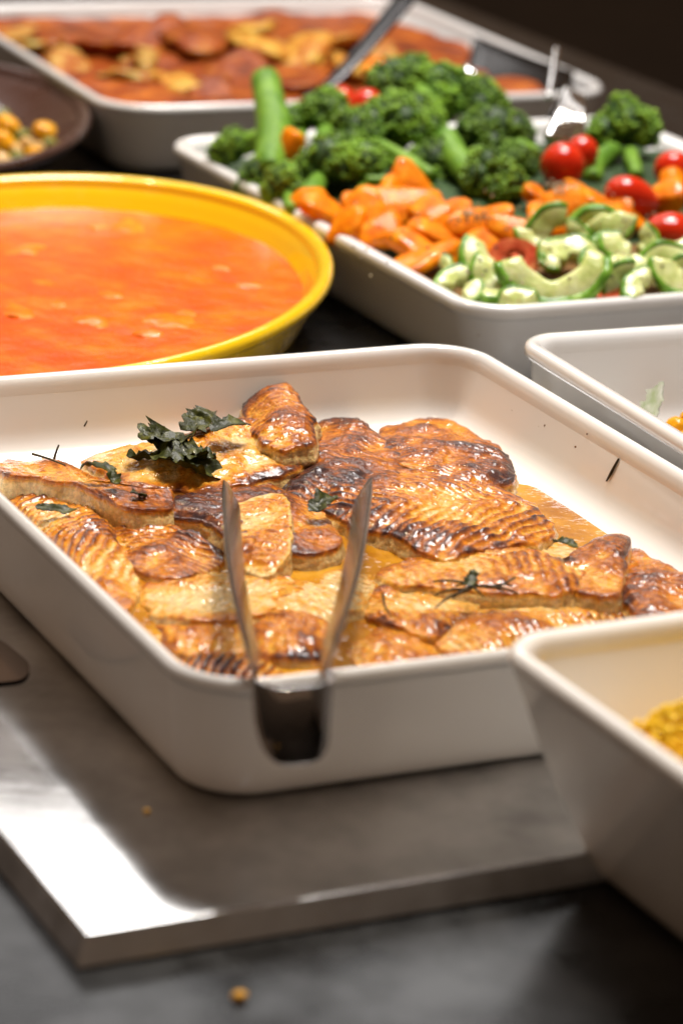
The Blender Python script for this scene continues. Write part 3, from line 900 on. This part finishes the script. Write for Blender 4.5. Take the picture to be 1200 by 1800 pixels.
rng = np.random.RandomState(3)
def crown_mesh(c, R, axis, seed, dens=1.0, tint=1.0):
    """lobed head of many small buds; axis points out of the head"""
    rg = np.random.RandomState(seed)
    iv, fi = ico(1)
    axis = np.asarray(axis, float); axis /= np.linalg.norm(axis)
    lob = []
    for k in range(9):
        d = rg.normal(size=3); d /= np.linalg.norm(d)
        if np.dot(d, axis) < -0.1:
            d = d-2*np.dot(d, axis)*axis
        lob.append((c+d*R*0.62, R*rg.uniform(0.36, 0.52)))
    lob.append((c+axis*R*0.3, R*0.7))
    Vs, Fs, Cs = [], [], []
    off = 0
    # cores
    iv2, fi2 = ico(2)
    for lc, lr in lob:
        q = lc+iv2*lr*0.92
        Vs.append(q); Fs += [tuple(i+off for i in f) for f in fi2]; off += len(q)
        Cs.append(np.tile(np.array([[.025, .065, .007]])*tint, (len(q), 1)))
    nb = int(75*dens)
    for lc, lr in lob:
        g = rg.uniform(0.8, 1.25)
        for k in range(nb):
            d = rg.normal(size=3); d /= np.linalg.norm(d)
            if np.dot(d, axis) < -0.5:
                continue
            s = R*rg.uniform(0.055, 0.10)
            q = lc+d*lr*rg.uniform(0.93, 1.04)+iv*s
            Vs.append(q); Fs += [tuple(i+off for i in f) for f in fi]; off += len(q)
            a = rg.uniform(0, 1)
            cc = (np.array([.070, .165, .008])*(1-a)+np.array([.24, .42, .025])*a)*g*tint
            Cs.append(np.tile(cc[None], (len(q), 1)))
    return np.concatenate(Vs), Fs, np.concatenate(Cs)
def floret(label, crown, stems, seed, axis=(0, 0, 1), dens=1.0, tint=1.0):
    cx_, cy_, cz_, r_ = crown
    c = w(cx_, cy_, cz_/1000)
    R = 1.22*r_/pxm(c)
    root = empty('broccoli_floret', c-Z*R*0.5, label, 'broccoli', 'broccoli florets in the salad dish')
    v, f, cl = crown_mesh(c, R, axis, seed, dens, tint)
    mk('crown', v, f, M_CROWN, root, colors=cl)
    for st in stems:
        pts = [w(a, b_, z/1000) for a, b_, z, rr_ in st]
        P = catmull(np.array(pts), 12, False)
        rad_ = np.interp(np.linspace(0, 1, 12), np.linspace(0, 1, len(st)), [q[3]/pxm(c) for q in st])
        v, f = tube(P, rad_, 14)
        v = np.array(v)
        v += (fbm(v*120, 2)*0.0012)[:, None]
        mk('stalk', v, f, M_STALK, root)
    return root
floret('broccoli floret with its thick stalk pointing up at the left end of the salad', (412, 272, 50, 36), [[(466, 140, 92, 26), (474, 180, 82, 28), (482, 235, 68, 33), (470, 300, 52, 26)], [(478, 235, 68, 16), (440, 250, 60, 20), (410, 268, 52, 14)]], 11, (-.5, 0, .5))
floret('broccoli head low at the left wall of the salad dish', (462, 315, 44, 40), [[(480, 262, 62, 26), (475, 300, 54, 22)]], 12, (-.3, -.6, .5))
floret('broccoli floret with pale cut stalk end above the carrots', (572, 300, 58, 52), [[(535, 357, 47, 22), (552, 330, 52, 18), (565, 310, 55, 16)]], 13, (0, .1, 1))
floret('broccoli head beside the paired tomatoes at the back', (575, 210, 72, 46), [[(560, 260, 62, 14), (572, 230, 68, 16)]], 14, (0, -.2, 1))
floret('dark broccoli head at the top of the salad heap', (690, 158, 86, 48), [[(700, 215, 74, 16), (692, 180, 82, 16)]], 15, (0, 0, 1), tint=0.9)
floret('broccoli head with bright green side at the top of the heap', (768, 178, 84, 56), [[(735, 150, 96, 10), (752, 185, 90, 22), (775, 205, 82, 12)]], 16, (0.2, -.2, 1), tint=1.25)
floret('broccoli head at the back right of the heap', (836, 190, 80, 46), [[(830, 240, 70, 14), (836, 205, 78, 14)]], 17, (.2, 0, 1), tint=0.9)
floret('large dark broccoli head in the middle of the salad', (690, 240, 70, 62), [[(618, 235, 72, 13), (680, 262, 70, 14), (760, 312, 62, 12)], [(600, 262, 66, 12), (665, 268, 66, 13), (740, 320, 58, 11)], [(640, 318, 58, 10), (700, 322, 57, 11), (760, 335, 54, 9)]], 18, (0, -.1, 1))
floret('broccoli head with long bright stalk leaning towards the tomatoes', (860, 325, 60, 52), [[(782, 242, 78, 22), (808, 285, 70, 25), (838, 330, 62, 20)], [(808, 285, 70, 18), (862, 300, 66, 16)]], 19, (.2, -.3, .8), tint=0.95)
floret('broccoli head behind the bright stalk', (866, 252, 70, 58), [[(870, 300, 60, 14), (866, 270, 66, 16)]], 20, (0, 0, 1), tint=0.72)
floret('broccoli head between bright stalk and the carrots', (760, 300, 58, 44), [[(770, 340, 50, 12), (762, 310, 54, 12)]], 23, (0, -.2, 1), tint=0.85)
floret('olive green broccoli floret next to the red tomatoes on the right', (1096, 236, 74, 54), [[(1038, 318, 56, 17), (1050, 285, 62, 20), (1080, 262, 68, 16)], [(1120, 310, 58, 12), (1105, 270, 66, 14)]], 21, (.2, 0, 1), tint=1.1)
floret('broccoli tip beside the light green stalk chunks', (905, 290, 62, 34), [[(900, 330, 54, 12), (904, 300, 58, 12)]], 22, (0, 0, 1), tint=0.8)
EXTRA = [('broccoli head filling the heap behind the carrots', (640, 300, 60, 46), [[(640, 345, 50, 12), (640, 310, 56, 12)]], 31, (0, -.3, 1), 1.15),
         ('broccoli head under the paired tomatoes', (628, 248, 68, 46), [[(640, 290, 60, 12), (630, 255, 66, 12)]], 32, (0, -.3, 1), 1.0),
         ('small broccoli head between the upright stalk and the tomatoes', (528, 222, 66, 34), [[(525, 262, 60, 12), (527, 232, 64, 12)]], 33, (-.2, -.2, 1), 1.2),
         ('broccoli head left of the bright leaning stalk', (738, 226, 78, 46), [[(740, 270, 66, 12), (738, 236, 74, 12)]], 34, (0, -.3, 1), 1.1),
         ('broccoli head at the very back of the heap', (722, 138, 90, 36), [[(722, 170, 80, 12), (722, 145, 86, 12)]], 35, (0, 0, 1), 1.0),
         ('broccoli head low beside the left carrots', (505, 330, 50, 38), [[(510, 370, 44, 10), (506, 338, 48, 12)]], 36, (-.3, -.5, .8), 1.1)]
for lab_, cr_, st_, sd_, ax_, ti_ in EXTRA:
    floret(lab_, cr_, st_, sd_, ax_, tint=ti_)
for i, (x, y, z, rx, ry) in enumerate([(908, 235, 76, 30, 34), (922, 270, 70, 27, 22)]):
    c = w(x, y, z/1000)
    k = 1/pxm(c)
    lump('stalk_chunk', 'light green cut broccoli stalk chunk', 'broccoli', c, (rx*k, ry*k*.9, ry*k), (0.3, .4*i, .5), M_STALK, 0.12, power=0.62, seed=i, group='light green stalk chunks')

def carrot(x, y, z, L, W_, T, rz, tilt=0.4, seed=0, thin=0.72, label='glossy roasted carrot piece in the salad dish'):
    c = w(x, y, z/1000)
    k = 1/pxm(c)
    return lump('carrot_piece', label, 'carrot', c, (L*k/2, W_*k/2, T*k/2*thin), (tilt+0.35*math.sin(seed*1.9), 0.45*math.sin(seed*2.7), rz+0.5*math.sin(seed*1.3)), M_CARROT, 0.22, power=0.62, seed=seed, group='roasted carrot pieces in the salad dish')
CARL = {0: 'largest broad carrot slice in front of the broccoli', 2: 'pointed carrot piece leaning up against the broccoli', 6: 'long carrot piece along the left rim above the cucumber', 13: 'chunky carrot piece beside the pointed tomato wedge', 15: 'carrot sliver wedged behind the upright broccoli stalk', 16: 'carrot piece at the back of the heap next to the dark broccoli head'}
for i, q in enumerate([(705, 368, 54, 150, 90, 50, 0.1, .7), (638, 385, 52, 70, 110, 50, -.7, .5), (722, 325, 62, 60, 90, 34, .5, 1.0), (568, 366, 50, 85, 70, 42, .3, .4), (612, 398, 48, 75, 75, 46, -.3, .5),
        (762, 412, 50, 100, 60, 44, .1, .4), (752, 452, 45, 140, 60, 36, .2, .3), (826, 398, 54, 105, 60, 52, .1, .6), (900, 406, 54, 95, 55, 44, .1, .5), (694, 422, 46, 80, 60, 40, -.5, .3),
        (938, 345, 60, 50, 50, 42, .2, .3), (985, 362, 58, 90, 70, 44, -.3, .5), (1050, 358, 58, 80, 60, 40, .5, .6), (1168, 345, 62, 66, 60, 66, .5, .6), (992, 408, 54, 80, 40, 40, -.7, .4), (512, 258, 66, 34, 50, 80, .3, .1),
        (660, 120, 90, 50, 40, 40, .2, .3), (1190, 330, 62, 60, 60, 60, .5, .6), (668, 405, 48, 80, 60, 40, .8, .5), (720, 430, 47, 90, 60, 44, -.4, .5), (790, 445, 46, 80, 50, 40, .6, .5), (690, 340, 58, 70, 60, 44, .9, .8), (760, 375, 55, 70, 70, 46, -.6, .7), (800, 370, 56, 60, 50, 40, .3, .4),
        (620, 365, 53, 60, 60, 44, .9, .6), (870, 385, 55, 70, 60, 44, -.5, .5), (1015, 340, 60, 60, 60, 44, .7, .5), (1080, 372, 57, 60, 50, 40, .2, .4), (960, 378, 56, 70, 50, 40, .6, .4), (545, 350, 50, 60, 60, 44, .4, .6), (850, 425, 47, 90, 60, 36, .4, .3), (1100, 385, 54, 70, 60, 36, .4, .3)]):
    kw = dict(label=CARL[i]) if i in CARL else {}
    carrot(*q, seed=i, **kw)
def tomato(x, y, z, r, label, sq=(1, 1, 1), rot=(0, 0, 0), cut=None, seed=0):
    c = w(x, y, z/1000)
    R = r/pxm(c)
    if cut is None:
        return lump('cherry_tomato', label, 'tomato', c, (R*sq[0], R*sq[1], R*sq[2]), rot, M_TOM, 0.07, seed=seed, group='cherry tomatoes in the salad dish')
    root = empty('tomato_half', c-Z*R*.4, label, 'tomato', 'cherry tomatoes in the salad dish')
    n_, rows = 28, 9
    V = []
    for i in range(rows):
        a = math.pi/2*i/(rows-1)
        for j in range(n_):
            t = 2*math.pi*j/n_
            V.append((math.cos(a)*math.cos(t), math.cos(a)*math.sin(t), -math.sin(a)))
    V = np.array(V)*R*np.array(sq)
    mk('skin', V@rotm(*cut).T+c, [tuple(reversed(q)) for q in grid_faces(rows, n_, True)], M_TOM, root)
    V = [(0, 0, .02)]
    for rr_ in (0.3, .55, .8, 1.0):
        for j in range(n_):
            t = 2*math.pi*j/n_
            V.append((rr_*math.cos(t), rr_*math.sin(t), 0.0 if rr_ in (1.0, .8) else -0.10*abs(math.sin(1.5*t))))
    V = np.array(V)*R*np.array(sq)
    f = [(0, 1+j, 1+(j+1) % n_) for j in range(n_)]+[tuple(reversed(q)) for q in grid_faces(4, n_, True, 1)]
    f = f[:n_]+[tuple(reversed(q)) for q in f[n_:]]
    mk('cut_face', V@rotm(*cut).T+c, f, M_TOMF, root)
    return root
tomato(600, 178, 80, 27, 'orange red cherry tomato beside a darker one on the broccoli', seed=1)
tomato(640, 190, 82, 34, 'dark red oval cherry tomato on the broccoli', (.9, 1, 1.1), (0, .5, 0), seed=2)
tomato(988, 290, 70, 40, 'large shiny red cherry tomato beside the fork', seed=3)
tomato(1022, 268, 73, 30, 'cherry tomato tucked behind the large shiny one', seed=4)
tomato(1110, 348, 64, 46, 'pointed red tomato wedge in front of the olive floret', (1.15, .8, .8), (.5, .4, .3), seed=5)
tomato(1182, 298, 70, 34, 'red cherry tomato behind the orange carrot at the right', seed=6)
tomato(1178, 408, 58, 44, 'round red tomato above the cucumber slices at the right', (1.1, 1, .8), seed=7)
tomato(905, 452, 50, 46, 'cut tomato half showing its flesh among the cucumber', (1.05, .8, .7), cut=(0.9, 0, .15), seed=8)
tomato(1070, 512, 38, 40, 'flat red tomato slice at the front rim of the salad dish', (1.2, .6, .4), cut=(0.3, 0, .2), seed=9)
tomato(1012, 524, 36, 28, 'red tomato skin end under the big cucumber slice', (1.2, .6, .5), cut=(0.3, 0, -.2), seed=10)

def cuke(x, y, z, R_, T, rot, a0=0, a1=180, inner=0.42, label='pale cucumber slice with green rind in the salad dish'):
    c = w(x, y, z/1000)
    k = 1/pxm(c)
    R, T = R_*k, T*k
    root = empty('cucumber_slice', c-Z*T/2, label, 'cucumber', 'cucumber slices in the salad dish')
    n_ = 22
    R *= 1.15
    Rm = rotm(rot[0], rot[1]*0.5, 0)@rotm(0, 0, rot[2])
    def sweep(prof):
        V = []
        for i in range(n_+1):
            a = math.radians(a0+(a1-a0)*i/n_)
            e = min(1, i/2.0, (n_-i)/2.0)*0.18+0.82
            for r, h in prof:
                rr_ = R*(0.7+(r-0.7)*e)
                V.append((rr_*math.cos(a), rr_*math.sin(a)-R*0.55, h*T*e))
        V = np.array(V)
        V += np.stack([fbm(V*60+x, 2), fbm(V*60+x+31, 2), fbm(V*60+x+63, 2)], -1)*0.0034
        m_ = len(prof)
        f = grid_faces(n_+1, m_, True)
        f = [tuple(reversed(q)) for q in f]
        f += [tuple(range(m_)), tuple(reversed(range(n_*m_, n_*m_+m_)))]
        return V@Rm.T+c, f
    v, f = sweep([(0.955, -.40), (0.955, .40), (.86, .475), (inner+.08, .5), (inner, .36), (inner, -.36), (inner+.08, -.5), (.86, -.475)])
    mk('flesh', v, f, M_CUCF, root)
    v, f = sweep([(0.86, -.485), (.96, -.47), (1.01, -.36), (1.03, 0), (1.01, .36), (.96, .47), (.86, .485)])
    mk('rind', v, f, M_RIND, root)
    return root
CU = [(975, 498, 49, 96, 44, (1.05, 0, math.pi+.1), 10, 170, .5, 'big pale cucumber crescent at the front of the salad'),
      (838, 462, 47, 60, 30, (0.7, 0, math.pi/2+.5), 0, 160, .45, None), (800, 492, 43, 46, 36, (.5, .3, .6), 0, 180, .3, None), (852, 492, 45, 50, 34, (0.8, 0, 2.2), 0, 180, .3, None),
      (955, 398, 60, 62, 22, (1.2, .5, 1.2), 30, 150, .3, 'upright pale cucumber wedge behind the cut tomato'), (1030, 390, 60, 46, 36, (1.5, .4, .9), 0, 180, .3, 'cucumber chunk showing dark rind in front of the pointed tomato'),
      (1078, 402, 58, 50, 34, (1.1, .2, 3.6), 0, 180, .3, None), (1000, 440, 54, 55, 34, (.5, .2, .4), 0, 180, .3, None), (1088, 440, 54, 58, 34, (.8, 0, 2.6), 0, 170, .4, None),
      (1110, 472, 51, 52, 34, (.6, .3, 3.6), 0, 180, .3, None), (1165, 455, 53, 56, 34, (.9, 0, .3), 0, 180, .4, None), (1120, 496, 50, 46, 32, (.5, .2, .9), 0, 180, .3, None),
      (1185, 492, 48, 52, 36, (.9, .2, 2.9), 0, 180, .35, None), (905, 528, 42, 44, 34, (.5, .1, .2), 0, 180, .2, None), (1190, 440, 56, 50, 30, (.8, 0, 3.4), 0, 180, .3, None), (1040, 470, 50, 46, 34, (.4, .1, 1.9), 0, 180, .3, None),
      (870, 520, 41, 36, 30, (.4, .1, 3.9), 0, 180, .2, None), (930, 425, 54, 40, 28, (.9, .1, 2.4), 0, 180, .2, None),
      (1060, 425, 55, 36, 30, (.7, .3, .8), 0, 180, .2, None), (1140, 430, 55, 38, 30, (1.1, -.4, 4.2), 0, 180, .2, None), (1150, 485, 49, 40, 30, (.5, .4, 5.2), 0, 180, .2, None), (1080, 490, 49, 40, 30, (1.3, .2, 1.2), 0, 180, .2, None),
      (1020, 415, 57, 34, 28, (1.0, .5, 5.6), 0, 180, .2, None), (960, 450, 52, 34, 28, (.8, -.5, 1.6), 0, 180, .2, None), (830, 510, 41, 34, 30, (.6, .2, 4.9), 0, 180, .2, None), (1195, 470, 50, 40, 32, (1.2, -.2, .5), 0, 180, .2, None), (780, 475, 43, 30, 28, (.9, .4, 5.0), 0, 180, .2, None)]
for _i, q in enumerate(CU):
    q = list(q)
    if q[9] is None:
        q[6], q[7] = 15+25*((_i*7) % 3)/2, 120+18*((_i*5) % 4)
        q[8] = 0.18+0.07*(_i % 3)
        q[4] = q[4]*(0.75+0.2*((_i*3) % 4)/3)
    kw = dict(label=q[9]) if q[9] else {}
    cuke(*q[:9], **kw)
# sesame and pepper on the salad
M_SEED = noisy('seed', [(0.4, (0.03, 0.02, 0.015)), (0.55, (0.45, 0.36, 0.22))], 40, 0.5, 0)
rg = np.random.RandomState(5)
V, f = [], []
iv, fi = ico(1)
for k in range(150):
    x, y = rg.uniform(620, 1195), rg.uniform(330, 500)
    if k < 40:
        x, y = rg.normal(830, 22), rg.normal(378, 7)
    elif k < 70:
        x, y = rg.normal(985, 14), rg.normal(328, 7)
    z = np.interp(y, [330, 400, 500], [.074, .064, .054])
    p = w(x, y, z)
    o_ = len(V)
    q = iv*np.array([.0016, .0011, .0007])@rotm(*rg.uniform(0, 3, 3)).T+p
    V += list(q)
    f += [tuple(i+o_ for i in t) for t in fi]
o = mk('seeds', V, f, M_SEED)
tag(o, 'scattered sesame seeds and pepper on the salad vegetables', 'seeds', kind='stuff')

# serving fork in the salad
fork = empty('salad_fork', w(985, 240, .066), 'shiny steel fork with curved tines standing in the salad', 'fork')
M_SHINY = steel('bright_steel', (0.86, 0.85, 0.84), 0.16, 0.1, (40, 400, 40, 0), 0.2)
for k, (x0, x1, x2) in enumerate([(1000, 985, 962), (1004, 990, 974), (1008, 1000, 988), (1012, 1012, 1004), (1016, 1022, 1018)]):
    P = catmull(np.array(pz((x0-6+k*3, 152+k*4, 104-k), (x1, 195+k*3, 92), (x2, 245+k*2, 74))), 12, False)
    v, f = tube(P, np.linspace(.0016, .0042, 12), 10)
    mk('tine', v, f, M_SHINY, fork)
v, f = tube(catmull(np.array(pz((962, 245, 72), (990, 258, 68), (1020, 255, 72))), 10, False), .005, 10)
mk('neck', v, f, M_SHINY, fork)
tw = empty('salad_tongs', w(970, 165, .078), 'thin upright steel utensil handle behind the fork', 'utensil')
v, f = tube(catmull(np.array(pz((978, 86, 108), (972, 120, 98), (963, 172, 84))), 10, False), np.linspace(.0032, .002, 10), 10)
mk('handle', v, f, M_SHINY, tw)
v, f = tube(catmull(np.array(pz((1002, 148, 100), (985, 175, 92), (965, 205, 84))), 10, False), .0022, 10)
mk('handle', v, f, M_DARKSTEEL, tw)
rk = empty('claw_server', w(835, 160, .085), 'small steel claw tips catching light behind the broccoli', 'utensil')
for x, y, x2, y2 in [(818, 116, 824, 150), (829, 126, 834, 156), (841, 142, 846, 165), (856, 155, 868, 182)]:
    v, f = tube(catmull(np.array(pz((x, y, 96), ((x+x2)/2+3, (y+y2)/2, 90), (x2, y2, 82))), 8, False), np.linspace(.003, .0045, 8), 10)
    mk('claw', v, f, M_SHINY, rk)
# broad dark steel slice leaning along the casserole's right wall
Q = pz((834, 64, 50), (1008, 128, 50), (1000, 195, 30), (812, 170, 14))
nq = np.cross(Q[1]-Q[0], Q[3]-Q[0]); nq /= np.linalg.norm(nq)
V = []
for s in np.linspace(0, 1, 9):
    for t in np.linspace(0, 1, 7):
        a = Q[0]*(1-s)+Q[1]*s; b2 = Q[3]*(1-s)+Q[2]*s
        V.append(a*(1-t)+b2*t + nq*0.006*math.sin(math.pi*s)*math.sin(math.pi*(t*.8+.1)))
V = np.array(V)
V2 = V-nq*0.0018
f = grid_faces(9, 7)
per = [(r*7+0, (r+1)*7+0) for r in range(8)]+[(8*7+c, 8*7+c+1) for c in range(6)]+[((r+1)*7+6, r*7+6) for r in range(7, -1, -1)]+[(c+1, c) for c in range(5, -1, -1)]
f2 = [tuple(reversed([i+63 for i in q])) for q in f]+[(a, a+63, b_+63, b_) for a, b_ in per]
slc = mk('serving_slice', np.concatenate([V, V2]), f+f2, M_DARKSTEEL)
tag(slc, 'broad dark steel serving slice leaning on the casserole wall', 'utensil')

# ------------------------------------------------------------------ casserole gratin
M_SAUCE = noisy('tomato_sauce', [(0.3, (0.10, 0.018, 0.003)), (0.5, (0.28, 0.05, 0.005)), (0.7, (0.50, 0.14, 0.01))], 40, 0.4, 0.002, 60, coat=0.15)
M_GRAT = noisy('gratin_slice', [(0.28, (0.16, 0.03, 0.006)), (0.42, (0.38, 0.10, 0.012)), (0.55, (0.50, 0.27, 0.05)), (0.66, (0.48, 0.36, 0.10)), (0.8, (0.24, 0.20, 0.04))], 55, 0.4, 0.003, 90, coat=0.1)
M_GOLD = noisy('gratin_gold', [(0.3, (0.30, 0.06, 0.006)), (0.45, (0.52, 0.18, 0.015)), (0.58, (0.66, 0.40, 0.06)), (0.75, (0.72, 0.50, 0.13))], 60, 0.4, 0.003, 90, coat=0.1)
M_AUB = noisy('gratin_dark', [(0.3, (0.10, 0.018, 0.004)), (0.5, (0.30, 0.055, 0.007)), (0.65, (0.44, 0.13, 0.015)), (0.8, (0.50, 0.28, 0.05))], 60, 0.35, 0.002, 90, coat=0.15)
V = []
for i in range(50):
    for j in range(50):
        V.append(uv2w(0.206+0.428*i/49, 0.866+0.43*j/49, 0.033))
V = np.array(V)
V[:, 2] += fbm(V*22, 4)*0.010
o = mk('tomato_sauce', V, [tuple(reversed(q)) for q in grid_faces(50, 50)], M_SAUCE)
tag(o, 'dark red tomato sauce around the gratin slices in the casserole', 'sauce')
G = 'baked vegetable slices in the casserole'
for i, (x, y, z, a, b2, c_, mt, rz) in enumerate([(470, 75, 44, 110, 70, 30, M_GOLD, .1), (540, 92, 42, 70, 60, 34, M_GOLD, -.3), (430, 52, 46, 80, 60, 28, M_GOLD, .3), (350, 60, 44, 90, 80, 34, M_AUB, .2), (270, 65, 40, 80, 70, 30, M_AUB, -.2),
        (60, 78, 38, 80, 70, 30, M_GRAT, .2), (25, 60, 38, 60, 60, 28, M_GRAT, -.4), (130, 118, 36, 90, 60, 28, M_GRAT, .4), (230, 130, 36, 100, 60, 28, M_GRAT, .1), (300, 140, 36, 60, 60, 24, M_GOLD, .6),
        (370, 150, 36, 80, 60, 30, M_AUB, .1), (180, 80, 40, 70, 60, 26, M_AUB, .5), (250, 95, 38, 60, 60, 26, M_GRAT, 0), (430, 130, 36, 80, 70, 26, M_AUB, .5), (520, 150, 36, 90, 60, 26, M_SAUCE, .5),
        (620, 110, 42, 70, 60, 30, M_GOLD, .2), (670, 100, 42, 50, 50, 30, M_GRAT, .2), (590, 70, 42, 60, 60, 28, M_GOLD, .2), (110, 65, 40, 70, 60, 28, M_AUB, .2)]):
    c = w(x, y, z/1000)
    k = 1/pxm(c)
    lab = {M_GOLD: 'golden cheese topped vegetable slice in the casserole', M_AUB: 'dark red brown aubergine slice in the casserole', M_GRAT: 'pale green and brown baked slice in the casserole', M_SAUCE: 'sauce covered slice in the casserole'}[mt]
    lump('gratin_slice', lab, 'vegetable', c-Z*0.004, (a*k/2*1.2, b2*k*1.15, c_*k/2*.95), (0.35*math.sin(i*2.1), .25*math.cos(i*1.7), rz), mt, 0.7, power=.8, seed=i+3, group=G)
# spoon handle in the casserole
sp_ = empty('serving_spoon', w(590, 150, .042), 'grey steel serving spoon handle resting in the casserole', 'spoon')
P = catmull(np.array(pz((566, 160, 46), (610, 118, 62), (660, 60, 84), (712, -2, 108))), 14, False)
v, f = tube(P, np.linspace(14, 24, 14)/pxm(P[5]), 12, flat=0.35)
mk('handle', v, f, steel('spoon_steel', (0.045, 0.044, 0.046), 0.45, 0.1, (40, 300, 40, 0), 0.2), sp_)
v, f = tube(catmull(np.array(pz((575, 155, 44), (545, 175, 36), (515, 190, 28))), 8, False), np.array([12, 16, 24, 30, 30, 24, 16, 6])/pxm(P[0]), 12, flat=0.3)
mk('spoon_head', v, f, M_DARKSTEEL, sp_)

# ------------------------------------------------------------------ brown bowl, side dish, couscous
M_PUMP = noisy('pumpkin', [(0.3, (0.72, 0.26, 0.008)), (0.6, (0.85, 0.42, 0.015)), (0.8, (0.75, 0.45, 0.06))], 50, 0.25, 0.0008, 150, coat=0.5)
M_PEA = noisy('pale_bean', [(0.3, (0.55, 0.30, 0.08)), (0.7, (0.75, 0.52, 0.22))], 60, 0.3, 0.0006, 200, coat=0.5)
M_OLIVE = noisy('olive_green', [(0.3, (0.10, 0.11, 0.01)), (0.7, (0.26, 0.24, 0.03))], 60, 0.35, 0.0006, 200, coat=0.4)
base = pool('bean_sauce', 'yellow brown sauce under the vegetable chunks in the brown bowl', 'sauce', oval((-0.362, 0.838), 0.205, 0.128, B_ANG, 0.74), 0.0, M_OLIVE, to=lambda a, b, z: np.array([a, b, z]))
for i, (x, y, z, s, mt) in enumerate([(78, 232, 20, 42, M_PUMP), (15, 222, 20, 38, M_PUMP), (10, 250, 18, 36, M_PUMP), (50, 258, 16, 30, M_PEA), (60, 278, 12, 32, M_PUMP), (30, 280, 12, 26, M_OLIVE), (5, 285, 12, 30, M_PEA), (88, 252, 14, 22, M_OLIVE),
        (40, 238, 15, 24, M_OLIVE), (5, 205, 14, 26, M_OLIVE), (30, 265, 14, 22, M_PEA), (70, 262, 12, 22, M_PEA), (-20, 240, 18, 40, M_PUMP), (-20, 275, 14, 40, M_PUMP)]):
    c = w(x, y, z/1000)
    k = s/pxm(c)/2
    lab = {M_PUMP: 'bright orange vegetable chunk in the brown bowl', M_PEA: 'pale bean in the brown bowl', M_OLIVE: 'olive green vegetable bit in the brown bowl'}[mt]
    lump('vegetable_chunk', lab, 'vegetable', c, (k, k*1.2, k*.85), (.4*i, .3, .7*i), mt, 0.2, power=.75, seed=i, group='vegetable chunks in the brown bowl')
M_ONION, nt, b = newmat('onion')
setp(b, color=(0.62, 0.68, 0.55), rough=0.2, coat=0.4, sss=0.3, sssr=(1, 1, .8), ssss=0.003)
nq_ = noise_node(nt, 120, 3)
rq_ = ramp(nt, nq_.outputs[0], [(0.35, (0.40, 0.50, 0.28)), (0.65, (0.72, 0.75, 0.66))])
nt.links.new(rq_.outputs[0], b.inputs['Base Color'])
leaf('onion_slice', 'pale green translucent onion slice standing in the flared dish', w(1138, 742, .024), .026, .020, 0.4, 1.35, .3, seed=3, crumple=0.05, mat=M_ONION, cat='onion', group='food in the flared dish', roll=0.0)
for i, (x, y, z, s) in enumerate([(1188, 752, 24, 46), (1215, 740, 26, 50), (1205, 776, 22, 44), (1230, 790, 20, 60)]):
    c = w(x, y, z/1000)
    k = s/pxm(c)/2
    lump('orange_chunk', 'orange cooked chunk in the flared white dish', 'vegetable', c, (k, k, k*.8), (0, .4, i), M_PUMP, 0.3, seed=i+70, group='orange chunks in the flared dish')
# couscous: mound plus grains
M_COUS = vcol('couscous', rough=0.6, coat=0.1, bdist=0.0004, bscale=600, mottle=0.2)
rg = np.random.RandomState(11)
def mound(v, u):
    e = min(1, (v+0.085)/0.03, (-0.44-u)/0.03)
    return 0.040+0.040*max(0, e)**0.6+0.006*float(fbm(np.array([[v*30, u*30, 1.0]]), 3)[0])
V, f, cl = [], [], []
n1 = 50
for i in range(n1):
    for j in range(n1):
        a, b2 = -0.085+0.25*i/(n1-1), -0.70+0.26*j/(n1-1)
        V.append(uv2w(a, b2, mound(a, b2)))
        cl.append((.80, .42, .01))
f = [tuple(reversed(q)) for q in grid_faces(n1, n1)]
iv, fi = ico(1)
V = list(V)
for k in range(5200):
    a, b2 = rg.uniform(-0.085, 0.04), rg.uniform(-0.62, -0.441)
    p = uv2w(a, b2, mound(a, b2)+rg.uniform(0, .003))
    o_ = len(V)
    V += list(p+iv*rg.uniform(.0012, .0021))
    f += [tuple(i+o_ for i in t) for t in fi]
    cl += [tuple(np.array([.95, .62, .012])*rg.uniform(.75, 1.05))]*len(iv)
o = mk('couscous', np.array(V), f, M_COUS, colors=np.array(cl))
tag(o, 'yellow couscous heaped in the square bowl', 'couscous', kind='stuff')

# ------------------------------------------------------------------ bits on the steel
M_CRUMB = noisy('crumb', [(0.3, (0.55, 0.25, 0.02)), (0.7, (0.75, 0.42, 0.06))], 200, 0.5, 0.0004)
lump('crumb', 'orange yellow crumb on the lower steel counter', 'crumb', w(421, 1757, C_Z)+Z*.0016, (.0030, .0030, .0022), (0, 0, 0), M_CRUMB, .35, seed=2)
lump('crumb', 'tiny yellow crumb on the slab beside the dish corner', 'crumb', w(258, 1427, 0)+Z*.0008, (.0016, .0012, .0007), (0, 0, .3), M_CRUMB, .35, seed=3)
M_REFLECT, nt, b = newmat('dark_reflection')  # dark glossy sheet laid on the slab in place of a reflection
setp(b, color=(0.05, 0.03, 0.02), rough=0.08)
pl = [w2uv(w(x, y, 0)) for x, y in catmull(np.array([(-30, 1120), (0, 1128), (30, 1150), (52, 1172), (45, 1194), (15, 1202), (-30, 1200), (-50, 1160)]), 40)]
sp2 = pool('painted_reflection', 'dark painted-in spill on the slab left of the fish dish', 'reflection', pl, 0.0012, M_REFLECT, amp=0.0001)
